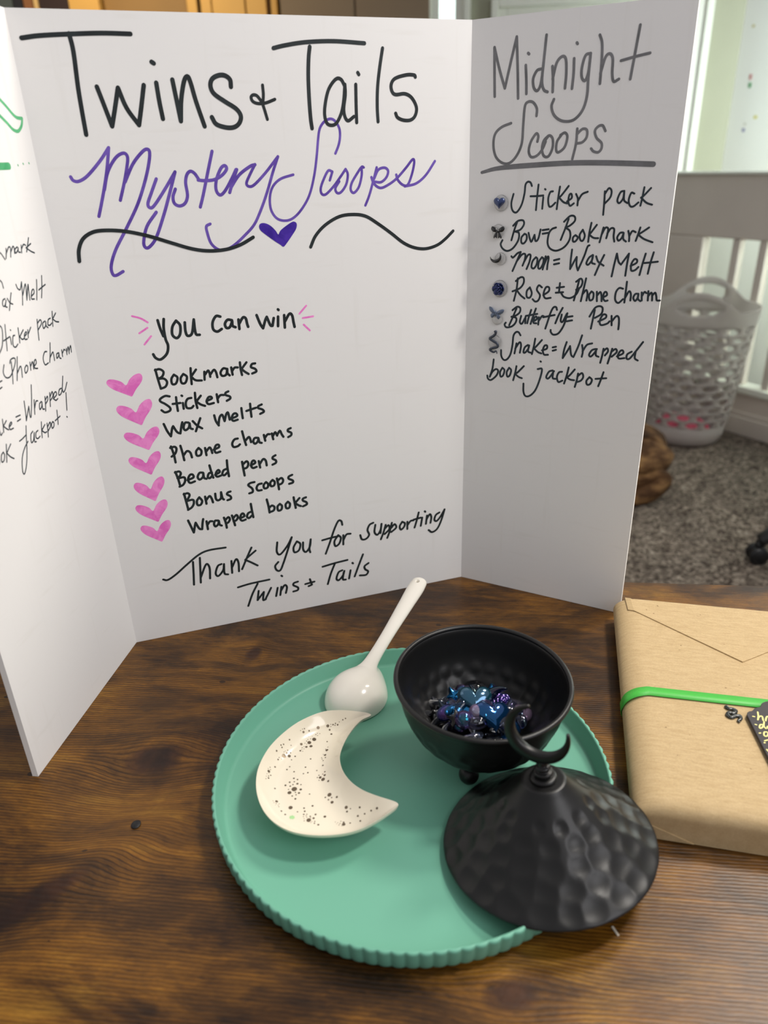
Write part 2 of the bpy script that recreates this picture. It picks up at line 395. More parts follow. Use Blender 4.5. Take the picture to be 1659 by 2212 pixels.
# ------------------------------------------------------------------ dog lying behind the board
def dog():
    at = P(1380, 1068, FLOOR)
    m = NT('brown_fur'); co = m.obj(); n = m.noise(m.scale(co, (1, 1, 3)), 9, 5, .6); n2 = m.noise(co, 55, 4, .7)
    c = m.ramp(n, [(.34, lin('#2f2016')), (.5, lin('#5c422c')), (.66, lin('#9a7850'))])
    m.l(m.mix(.5, c, m.ramp(n2, [(.3, (.6, .56, .5)), (.7, (1.15, 1.12, 1.05))]), 'MULTIPLY'), m.b.inputs['Base Color']); m.b.inputs['Roughness'].default_value = .85
    m.b.inputs['Specular IOR Level'].default_value = .15; m.bump(n2, .8, .006); m = m.m
    J = {}; E = []
    def j(n, p, r, frm=None):
        J[n] = (Vector(p), r)
        if frm: E.append((frm, n))
    # lying along -x, rump on the right (towards +x); head far left behind the board
    j('pelvis', (-.12, .10, .125), (.11, .115)); j('loin', (-.27, .11, .15), (.105, .12), 'pelvis'); j('chest', (-.46, .11, .16), (.11, .135), 'loin'); j('withers', (-.58, .10, .19), (.09, .105), 'chest')
    j('neck', (-.65, .08, .30), (.075, .08), 'withers'); j('skull', (-.72, .06, .385), (.075, .075), 'neck'); j('muzzle', (-.81, .03, .36), (.045, .042), 'skull'); j('nose', (-.875, .015, .348), (.034, .032), 'muzzle')
    j('ear', (-.70, -.02, .43), (.016, .032), 'skull'); j('eartip', (-.69, -.065, .355), (.010, .028), 'ear'); j('ear2', (-.71, .14, .43), (.016, .032), 'skull'); j('ear2tip', (-.70, .185, .355), (.010, .028), 'ear2')
    # folded near hind leg: thigh forward, knee, hock back, paw
    j('thigh', (-.085, .0, .095), (.085, .092), 'pelvis'); j('knee', (-.20, -.045, .075), (.055, .06), 'thigh'); j('hock', (-.045, -.055, .060), (.068, .058), 'knee'); j('paw', (-.16, -.11, .028), (.03, .026), 'hock'); j('toes', (-.25, -.105, .024), (.026, .022), 'paw')
    j('fthigh', (-.08, .20, .11), (.07, .085), 'pelvis'); j('fknee', (-.18, .25, .06), (.04, .045), 'fthigh'); j('fpaw', (-.05, .28, .03), (.026, .026), 'fknee')
    j('rump', (-.065, .06, .115), (.085, .09), 'pelvis'); j('ham', (-.055, -.03, .066), (.088, .070), 'thigh'); j('tail', (-.06, .17, .06), (.03, .03), 'rump'); j('tail2', (-.07, .26, .028), (.022, .022), 'tail'); j('tail3', (-.15, .33, .022), (.012, .012), 'tail2')
    j('elbow', (-.55, .0, .06), (.04, .045), 'withers'); j('wrist', (-.70, -.04, .035), (.03, .03), 'elbow'); j('fore', (-.80, -.05, .026), (.028, .022), 'wrist')
    j('elbow2', (-.55, .2, .06), (.04, .045), 'withers'); j('wrist2', (-.70, .22, .035), (.03, .03), 'elbow2'); j('fore2', (-.80, .22, .026), (.028, .022), 'wrist2')
    ks = list(J); me = bpy.data.meshes.new('dog'); me.from_pydata([J[k][0] for k in ks], [(ks.index(a), ks.index(b)) for a, b in E], [])
    o = bpy.data.objects.new('dog', me); COL.objects.link(o); o.modifiers.new('skin', 'SKIN'); o.modifiers.new('sub', 'SUBSURF').levels = 2
    for i, k in enumerate(ks): me.skin_vertices[0].data[i].radius = J[k][1]
    me.skin_vertices[0].data[0].use_root = True
    o.modifiers['sub'].render_levels = 2
    dg = bpy.context.evaluated_depsgraph_get(); ev = bpy.data.meshes.new_from_object(o.evaluated_get(dg))
    o.modifiers.clear(); o.data = ev; ev.materials.clear(); ev.materials.append(m); ev.polygons.foreach_set('use_smooth', [True]*len(ev.polygons))
    o.location = at+Vector((.118, .02, 0)); o.scale = (1.0, 1.0, 1.0)
    z = min(v.co.z for v in ev.vertices); o.location.z -= z
    tag(o, 'brown furry dog lying on the carpet, mostly hidden behind the right board panel', 'dog')
dog()

# ------------------------------------------------------------------ office chair (only one castor is in view)
def office_chair():
    at = P(1632, 1214, FLOOR); mb = plain('black_nylon', '#17181a', .35, var=.1)
    hub = at+Vector((.30, -.03, 0)); root = empty('office_chair', (hub.x, hub.y, FLOOR))
    tag(root, 'black office chair base with castor wheel on the carpet at the right edge', 'chair')
    a0 = math.atan2(at.y-hub.y, at.x-hub.x); R = math.hypot(at.x-hub.x, at.y-hub.y)
    for k in range(5):
        a = a0+2*PI*k/5; ux, uy = math.cos(a), math.sin(a)
        v, f = tube(cr([(0, 0, .15), (ux*R*.5, uy*R*.5, .135), (ux*R*.88, uy*R*.88, .095), (ux*R, uy*R, .068)], 4), [.030]*5+[.026]*4+[.022]*4, 12, .8)
        mesh('base_arm', v, f, mb, root)
        c = MB(); side = Vector((-uy, ux, 0)); M = Matrix.Translation((ux*R, uy*R, .027)) @ Vector((0, 0, 1)).rotation_difference(side).to_matrix().to_4x4()
        for s in (-1, 1):
            pr = [(0, s*.008), (.022, s*.008), (.027, s*.011), (.027, s*.020), (.022, s*.024), (0, s*.025)]
            v, f = lathe(pr, 24); c.add(v, f, M)
        v, f = lathe([(0, -.008), (.024, -.008), (.024, .008), (0, .008)], 20); c.add(v, f, M @ Matrix.Translation((0, 0, 0)))
        v, f = tube([(ux*R, uy*R, .04), (ux*R, uy*R, .07)], .011, 12); c.add(v, f)
        c.build('castor', mb, root, smooth=True)
    v, f = lathe([(0, .09), (.045, .09), (.05, .12), (.03, .15), (.026, .30), (.014, .30), (.014, .40), (0, .40)], 24); mesh('gas_column', v, f, mb, root)
    o = MB().box((-.22, -.21, .40), (.22, .21, .47)).build('seat', plain('black_fabric', '#1b1b1d', .9), root, bevel=.03, seg=4); o.location = (.02, 0, 0)
    o = MB().box((-.20, .20, .52), (.20, .25, 1.0)).build('backrest', plain('black_mesh', '#1b1b1d', .8), root, bevel=.022, seg=4)
    MB().box((-.03, .19, .40), (.03, .235, .56)).build('back_support', mb, root, bevel=.008)
office_chair()

# ------------------------------------------------------------------ furniture behind the board, seen as a strip above it
Yf = 2.85
def xf(px, py=20, y=Yf): return V(px, py, (0, y), (1, 0)).x
def zf(py, px=300, y=Yf): return V(px, py, (0, y), (1, 0)).z
M_gold = plain('golden_wood', '#d9ab57', .5, var=.06, vscale=5)
M_tan = plain('tan_wood', '#94723c', .55, var=.06, vscale=5)
bc = empty('bookcase', (xf(-260), Yf, FLOOR)); tag(bc, 'golden wood bookcase with dark books behind the upper left of the board', 'bookcase')
def bb(name, x0, x1, y0, y1, z0, z1, mat, root, bevel=.003):
    o = root.location; return MB().box((x0-o.x, y0-o.y, z0-o.z), (x1-o.x, y1-o.y, z1-o.z)).build(name, mat, root, bevel=bevel)
bb('side_panel', xf(150), xf(215), Yf, Yf+.28, FLOOR, 1.35, M_gold, bc)
bb('side_panel', xf(-300), xf(-260), Yf, Yf+.28, FLOOR, 1.35, M_gold, bc)
bb('back_panel', xf(-260), xf(150), Yf+.27, Yf+.28, FLOOR, 1.35, plain('dark_back', '#3a2616', .7), bc)
shz = zf(20)-.10
for z in (FLOOR+.08, -.25, .25, shz-.02, shz+.33): bb('shelf', xf(-260), xf(150), Yf, Yf+.27, z, z+.02, M_gold, bc)
for i, (a, b, col, desc, hgt) in enumerate([(-20, 22, '#4c5654', 'grey-green book at the far left of the shelf, beside the black book', .235),
        (23, 44, '#17161b', 'black book between the grey-green and the brown book on the shelf', .25), (45, 66, '#8a5a30', 'brown book between the black and the cream book on the shelf', .24),
        (67, 78, '#d9b878', 'thin cream book beside the thick dark book on the shelf', .23), (79, 147, '#2a1512', 'thick dark maroon book next to the golden bookcase side', .25)]):
    x0, x1 = xf(a)+.001, xf(b)-.001; r = empty('book', ((x0+x1)/2, Yf+.03, shz)); tag(r, desc, 'book', 'books on the bookcase shelf')
    t = (x1-x0)/2; mc = plain('book_cover', col, .5, var=.05)
    m = MB(); m.box((-t, 0, .0), (-t+.002, .16, hgt)); m.box((t-.002, 0, 0), (t, .16, hgt)); m.box((-t, -.003, 0), (t, .0, hgt)); m.build('cover', mc, r, bevel=.0008)
    MB().box((-t+.002, .0, .003), (t-.002, .157, hgt-.004)).build('page_block', plain('paper', '#d8cdb4', .9), r)
wr = empty('wooden_wardrobe', (xf(216)+.002, Yf+.02, FLOOR)); tag(wr, 'golden tan wooden wardrobe with panel doors behind the middle of the board top', 'wardrobe')
bb('body', xf(218), xf(598), Yf+.06, Yf+.45, FLOOR, 1.3, M_tan, wr)
def door(x0, x1, st):
    d = bb('door', x0, x1, Yf+.035, Yf+.058, FLOOR+.06, 1.28, M_tan, wr)
    for a, b in st: bb('door_stile', a, b, Yf+.022, Yf+.034, FLOOR+.06, 1.28, M_gold, wr)
door(xf(219), xf(423), [(xf(401), xf(423))]); door(xf(431), xf(574), [(xf(431), xf(454)), (xf(456), xf(527)), (xf(530), xf(574))])
bb('end_stile', xf(584), xf(598), Yf+.022, Yf+.058, FLOOR, 1.3, M_gold, wr)
cb = empty('tall_cupboard', (xf(604), Yf-.05, FLOOR)); tag(cb, 'grey-brown tall cupboard standing left of the bright narrow window', 'cupboard')
M_gb = plain('grey_brown_laminate', '#7c6a50', .55, var=.04, vscale=4)
xr = V(929, 25, (0, Yf-.05), (1, 0)).x; xl = V(602, 25, (0, Yf-.05), (1, 0)).x+.004
bb('carcass', xl, xr, Yf-.03, Yf+.36, FLOOR, 1.25, M_gb, cb); xm = (xl+xr)/2
bb('door', xl+.002, xm-.002, Yf-.05, Yf-.031, FLOOR+.05, 1.24, M_gb, cb); bb('door', xm+.002, xr-.002, Yf-.05, Yf-.031, FLOOR+.05, 1.24, M_gb, cb)

# ------------------------------------------------------------------ desk
e0 = P(1345, 1256); e1 = P(1659, 1265.5); dyaw = math.atan2(e1.y-e0.y, e1.x-e0.x)
desk = empty('desk', (e0.x, e0.y, FLOOR), dyaw); tag(desk, 'rustic dark brown wooden desk under the trifold board and tray', 'desk')
DM = Matrix.Rotation(-dyaw, 4, 'Z')
def dl(p): q = DM @ (Vector((p[0], p[1], 0))-Vector((e0.x, e0.y, 0))); return q.x, q.y
kn = [(*dl(P(332, 1640)), .027, .021, .86, .25), (*dl(P(78, 1940)), .046, .012, .42, .82), (*dl(P(548, 1412)), .010, .014, .6, 0), (*dl(P(1105, 2150)), .02, .012, .7, .2)]
top = MB().box((-.95, -.80, -.025-FLOOR), (.55, 0, -FLOOR)).build('tabletop', wood_mat(kn), desk, bevel=.0015)
M_steel = plain('black_steel', '#18181a', .4, .6)
for x in (-.9, .46):
    for y in (-.76, -.08): MB().box((x, y, 0), (x+.04, y+.04, -.025-FLOOR)).build('leg', M_steel, desk, bevel=.003)
for x in (-.9, .46): MB().box((x+.005, -.72, .06), (x+.035, -.08, .09)).build('side_rail', M_steel, desk, bevel=.003)

# ------------------------------------------------------------------ trifold board
BH = .459
pLL, pBL, pBR, pRR = P(83, 1678), P(295, 1388), P(996, 1246), P(1338, 1325)
TB = .0042
board = empty('trifold_board', (pBL.x, pBL.y, 0)); tag(board, 'white trifold poster board covered in handwriting, standing open on the wooden desk', 'poster board')
def board_mat():
    t = NT('white_board_paper'); co = t.obj()
    g = t.n('ShaderNodeTexBrick'); t.l(t.scale(co, (1, 1, 1), (PI/2, 0, -.33)), g.inputs['Vector'])
    n = t.noise(t.scale(co, (1, 1, .06)), 160, 2); n2 = t.noise(t.scale(co, (.12, .12, 1)), 160, 2)
    w = t.ramp(t.math('MAXIMUM', n, n2), [(.62, (.800, .792, .782)), (.76, (.778, .768, .752))])
    t.l(w, t.b.inputs['Base Color']); t.b.inputs['Roughness'].default_value = .62; t.b.inputs['Specular IOR Level'].default_value = .3
    return t.m
M_board = board_mat(); M_edge = plain('board_core', '#f4f3ee', .8)
def nrm2(a, b): d = (b-a).normalized(); return Vector((-d.y, d.x, 0))      # to the back of the board
nL, nC, nR = nrm2(pLL, pBL), nrm2(pBL, pBR), nrm2(pBR, pRR)
def miter(n1, n2): m = (n1+n2).normalized(); return m*(TB/m.dot(n1))
qLL, qBL, qBR, qRR = pLL+nL*TB, pBL+miter(nL, nC), pBR+miter(nC, nR), pRR+nR*TB
class Panel: pass
def panel(a, b, qa, qb, name):
    o = Vector((pBL.x, pBL.y, 0)); pts = [a-o, b-o, qb-o, qa-o]
    vs = [(p.x, p.y, z) for z in (0.0002, BH) for p in pts]
    ob = mesh(name, vs, [(3, 2, 1, 0), (4, 5, 6, 7), (0, 1, 5, 4), (1, 2, 6, 5), (2, 3, 7, 6), (3, 0, 4, 7)], M_board, board, smooth=False)
    ob.data.materials.append(M_edge)
    for i in (0, 1, 3, 5): ob.data.polygons[i].material_index = 1
    p = Panel(); p.o = ob; p.A = a; p.d = (b-a).normalized(); p.n = -nrm2(a, b); p.off = o; return p
PC = panel(pBL, pBR, qBL, qBR, 'center_panel'); PL = panel(pLL, pBL, qLL, qBL, 'side_panel'); PR = panel(pBR, pRR, qBR, qRR, 'side_panel')

# ------------------------------------------------------------------ handwriting: pen strokes traced onto the panels
class Surf:                      # a plane to write on: px -> 2D -> 3D
    def __init__(s, to2, to3): s.to2 = to2; s.to3 = to3
def panel_surf(p, lift):
    def to2(px, py): q = V(px, py, p.A, p.d); return ((q-p.A).dot(p.d), q.z, depth(q))
    def to3(u, v, k=0.0): return p.A+p.d*u+Vector((0, 0, v))+p.n*(lift+k)-p.off
    return Surf(to2, to3)
def ribbon(pts, w, vs, fs, t3, taper=(1, 1), k3=0.0):
    """flat pen stroke with round ends along 2D points"""
    P2 = []
    for p in pts:
        q = Vector((p[0], p[1]))
        if not P2 or (q-P2[-1]).length > 1e-6: P2.append(q)
    n = len(P2)
    if n == 1: P2.append(P2[0]+Vector((w*.15, 0))); n = 2
    L = []; Rr = []
    def dirn(i, j): return (P2[j]-P2[i]).normalized()
    for i in range(n):
        d0 = dirn(max(i-1, 0), max(i, 1)); d1 = dirn(min(i, n-2), min(i+1, n-1))
        m = Vector((-(d0+d1).y, (d0+d1).x))
        if m.length < .25: m = Vector((-d1.y, d1.x)); k = 1
        else: m.normalize(); k = min(1.6, 1/max(.4, m.dot(Vector((-d1.y, d1.x)))))
        t = i/(n-1); f = 1.0
        if taper[0] < 1: f = min(f, taper[0]+(1-taper[0])*min(1, t/.3))
        if taper[1] < 1: f = min(f, taper[1]+(1-taper[1])*min(1, (1-t)/.3))
        h = w/2*f*k; L.append(P2[i]+m*h); Rr.append(P2[i]-m*h)
    k0 = len(vs)
    for i, (a, b) in enumerate(zip(L, Rr)): kk = k3+2e-6*i/n; vs.append(t3(a.x, a.y, kk)); vs.append(t3(b.x, b.y, kk))
    for i in range(n-1): a = k0+2*i; fs.append((a, a+1, a+3, a+2))
    for e, (i, d) in enumerate(((0, -dirn(0, 1)), (n-1, dirn(n-2, n-1)))):
        c = P2[i]; r = (L[i]-Rr[i]).length/2; s = Vector((-d.y, d.x)); k1 = len(vs)
        for k in range(7):
            a = PI*k/6; q = c+s*(r*math.cos(a))+d*(r*math.sin(a)); vs.append(t3(q.x, q.y, k3+2e-6*i/n))
        fs.append(tuple(range(k1, k1+7)))
def write(name, surf, zoom, w, text, mat, parent, label=None, taper=(1, 1)):
    """text: strokes separated by ';', points 'x,y' in the traced enlargement zoom=(x0,y0,scale); w = pen width there"""
    x0, y0, sc = zoom; vs = []; fs = []
    for ns, st in enumerate(text.split(';')):
        pts = [tuple(float(a) for a in q.split(',')) for q in st.split()]
        if not pts: continue
        sm = cr(pts, 5) if len(pts) > 2 else pts
        q = [surf.to2(x0+a/sc, y0+b/sc) for a, b in sm]
        wm = w/sc*sum(p[2] for p in q)/len(q)/F
        ribbon([(p[0], p[1]) for p in q], wm, vs, fs, surf.to3, taper, ns*2.5e-6)
    o = mesh(name, vs, fs, mat, parent, smooth=False)
    if label: o['label'] = label
    return o
def fill(name, surf, zoom, pts, mat, parent, label=None, sub=5):
    x0, y0, sc = zoom; sm = cr(pts, sub, True); q = [surf.to2(x0+a/sc, y0+b/sc) for a, b in sm]
    o = mesh(name, [surf.to3(p[0], p[1]) for p in q], [tuple(range(len(q)))], mat, parent, smooth=False)
    bm = bmesh.new(); bm.from_mesh(o.data); bmesh.ops.triangulate(bm, faces=bm.faces); bm.to_mesh(o.data); bm.free()
    if label: o['label'] = label
    return o
def ink(name, a, b, sc=55, rough=.45):
    t = NT(name); n = t.noise(t.obj(), sc, 4, .6, .8); t.l(t.ramp(n, [(.35, lin(a)), (.65, lin(b))]), t.b.inputs['Base Color'])
    t.b.inputs['Roughness'].default_value = rough; t.b.inputs['Specular IOR Level'].default_value = .3; return t.m
I_black = ink('black_ink', '#1a2022', '#262e30'); I_navy = ink('blue_black_ink', '#20292f', '#303b42'); I_gray = ink('grey_ink', '#67686a', '#7d7d80')
I_purple = ink('purple_ink', '#553a9a', '#7057b4'); I_purple2 = ink('solid_purple_ink', '#32168a', '#4a2ba6', 120); I_pink = ink('pink_ink', '#e56fc2', '#f797d8', 110); I_green = ink('green_ink', '#3f9e66', '#63b983')
c1, c2, c3 = panel_surf(PC, .00006), panel_surf(PC, .00018), panel_surf(PC, .00030)
l1, r1 = panel_surf(PL, .00006), panel_surf(PR, .00006)
ZA, ZB, ZE, ZF = (0, 0, 2.9625), (540, 0, 3.318), (200, 640, 3.19), (300, 1060, 2.2419)
ZC, ZD, ZG, ZH = (1000, 0, 2.5175), (1000, 380, 3.456), (0, 480, 3.569), (0, 150, 7.37)
T = PC.o
# --- title
write('lettering', c2, ZA, 27, '138,243 250,228 440,218 650,212 835,217;442,215 470,330 500,560 530,740 552,862;620,555 665,670 718,808;718,808 735,700 755,562;755,562 810,690 890,800;890,800 905,680 920,545;'
      '1000,530 1020,650 1043,760;970,396 984,405;1103,510 1130,640 1158,775;1158,775 1160,640 1178,520 1200,490 1220,530 1255,650 1310,808;1478,555 1472,510 1440,484 1400,482 1358,505 1347,550 1370,600 1440,650 1510,695 1541,740 1533,785 1500,813 1450,816 1385,795 1356,750', I_black, T, 'large black handwritten word Twins')
write('lettering', c2, ZB, 21, '178,712 115,737 60,742 22,728 8,700 18,682 42,682 64,702 92,750 125,855;90,610 96,680 92,745', I_black, T, 'small black plus sign between the title words')
write('lettering', c2, ZB, 27, '168,345 250,325 400,302 600,295 820,310;428,335 420,420 418,560 425,720 435,850 445,920', I_black, T, 'tall black capital letter T of Tails')
write('lettering', c2, ZB, 23, '678,615 655,572 625,562 592,592 560,650 540,740 535,820 550,880 582,898 620,882 655,810 672,720 680,605;680,605 683,680 672,780 682,840 705,865 745,835;758,605 760,720 762,800 765,878;772,520 780,534;'
      '950,345 930,480 915,620 912,760 918,872;1185,552 1175,538 1120,537 1040,562 1012,605 1018,655 1045,678 1110,672 1160,702 1193,770 1183,830 1150,860 1100,861 1058,842 1044,812', I_black, T, 'black handwritten letters ails of Tails')
# --- purple line
write('lettering', c1, ZA, 20, '452,1132 470,1156 505,1160 560,1125 640,1030 695,945;695,945 685,1080 668,1200 650,1300 633,1385;668,1215 690,1100 740,1010 790,980 816,1005 812,1070 795,1170 770,1282;800,1165 850,1050 910,972 943,955 958,980 950,1060 925,1170 880,1310 810,1460 740,1600 712,1700 722,1755 745,1762 788,1737;'
      '1000,1145 970,1230 947,1300 957,1328 985,1318 1050,1220 1120,1100;1120,1100 1090,1220 1050,1370 1000,1520 957,1580 930,1583 920,1545 940,1450 1000,1358;1122,1210 1107,1260 1117,1302 1150,1318 1185,1300 1200,1250 1188,1170 1196,1118 1218,1096 1245,1110 1270,1145;'
      '1357,968 1330,1100 1300,1250 1282,1325;1268,1152 1310,1156 1370,1150 1420,1122 1450,1082 1438,1060 1413,1078 1385,1150 1383,1215 1408,1248 1440,1222 1480,1150 1510,1085;1515,1085 1490,1160 1470,1232;1478,1200 1530,1120 1600,1065 1632,1054', I_purple, T, 'purple handwritten start of the word Mystery')
write('lettering', c1, ZB, 20, '36,1178 0,1250 -25,1312 -8,1336 30,1325 110,1240 200,1122;200,1122 165,1230 125,1370 80,1500 30,1610 -40,1690 -110,1755 -165,1785 -222,1790 -278,1745 -307,1665 -312,1622 -285,1605', I_purple, T, 'purple handwritten letter y with a long looped tail')
write('lettering', c1, ZB, 18, '612,1100 635,1040 645,980 640,920 610,868 575,852 532,872 500,922 488,1000 478,1120 460,1260 425,1400 370,1500 310,1563 250,1582 190,1563 150,1500 143,1410 165,1335 220,1282 310,1252;'
      '572,1292 590,1232;590,1230 560,1224 527,1288 507,1350 515,1390 545,1392 600,1335 650,1265 685,1212;685,1212 701,1250 690,1320 655,1375 625,1383 612,1350 640,1300;815,1200 800,1197 770,1240 730,1310 722,1360 745,1382 780,1340 800,1260 800,1200;'
      '908,1200 885,1290 855,1400 827,1472;870,1270 885,1310 915,1340 950,1345 1010,1312 1060,1270 1120,1200 1165,1143 1177,1165 1160,1250 1130,1325 1095,1325 1060,1290 1048,1252;890,1280 920,1217 965,1202 990,1225 978,1270 940,1305 895,1303;1110,1335 1190,1315 1260,1255 1325,1155', I_purple, T, 'purple handwritten word Scoops')
fill('heart_drawing', c2, ZB, [(65, 1622), (76, 1602), (110, 1600), (150, 1620), (185, 1655), (203, 1680), (220, 1650), (270, 1610), (310, 1588), (334, 1602), (330, 1640), (300, 1690), (262, 1745), (240, 1768), (215, 1752), (180, 1730), (110, 1680), (75, 1650)], I_purple2, T, 'solid purple heart under the heading')
write('flourish', c3, ZA, 22, '508,1672 505,1600 530,1530 590,1487 670,1474 800,1480 950,1510 1100,1555 1230,1592 1340,1605 1450,1595 1540,1565 1620,1518', I_black, T, 'black wavy line left of the purple heart')
write('flourish', c2, ZB, 22, '435,1770 470,1690 540,1612 640,1552 740,1537 830,1550 920,1605 1010,1670 1100,1740 1180,1775 1260,1782 1340,1757 1400,1712 1455,1655', I_black, T, 'black wavy line right of the purple heart')
# --- centre list
write('lettering', c1, ZE, 19, '448,165 465,220 488,275;490,157 490,220 503,295 520,340 512,395 470,435 435,425 418,400;575,168 550,210 550,265 580,288 603,260 603,200 575,168;635,180 640,240 655,272 685,255 697,160;697,160 705,230 715,263 738,265;'
      '880,140 850,137 827,180 832,228 860,243 890,225;960,165 930,162 912,190 922,217 945,213 962,172;962,172 965,203 985,213;1005,160 1012,225;1010,190 1035,147 1055,152 1065,190 1072,210;'
      '1130,130 1155,190 1175,220;1175,220 1190,165 1200,142;1200,142 1225,198 1240,203;1240,203 1248,150;1278,140 1278,205;1277,90 1281,94;1320,130 1325,215;1325,175 1355,122 1375,132 1385,180 1392,210', I_black, T, 'black handwritten line you can win')
for a, nm in (('272,137 330,152 380,180', 0), ('322,255 378,217', 0), ('358,332 403,275', 0), ('1425,120 1472,65', 1), ('1448,150 1520,138', 1), ('1455,195 1497,235', 1)):
    write('accent_dash', c1, ZE, 13, a, I_pink, T)
HT = [(0, .40), (.06, .27), (.22, .27), (.42, .37), (.55, .51), (.65, .24), (.79, .05), (.93, 0), (1, .15), (.97, .37), (.83, .68), (.76, .88), (.71, 1.0), (.62, .96), (.5, .89), (.22, .72), (.06, .56)]
for x0, y0, x1, y1 in ((95, 532, 343, 690), (163, 708, 410, 887), (215, 898, 460, 1058), (247, 1067, 470, 1228), (283, 1242, 495, 1410), (295, 1400, 517, 1553), (330, 1542, 540, 1690)):
    fill('heart_drawing', c1, ZE, [(x0+u*(x1-x0), y0+v*(y1-y0)) for u, v in HT], I_pink, T)
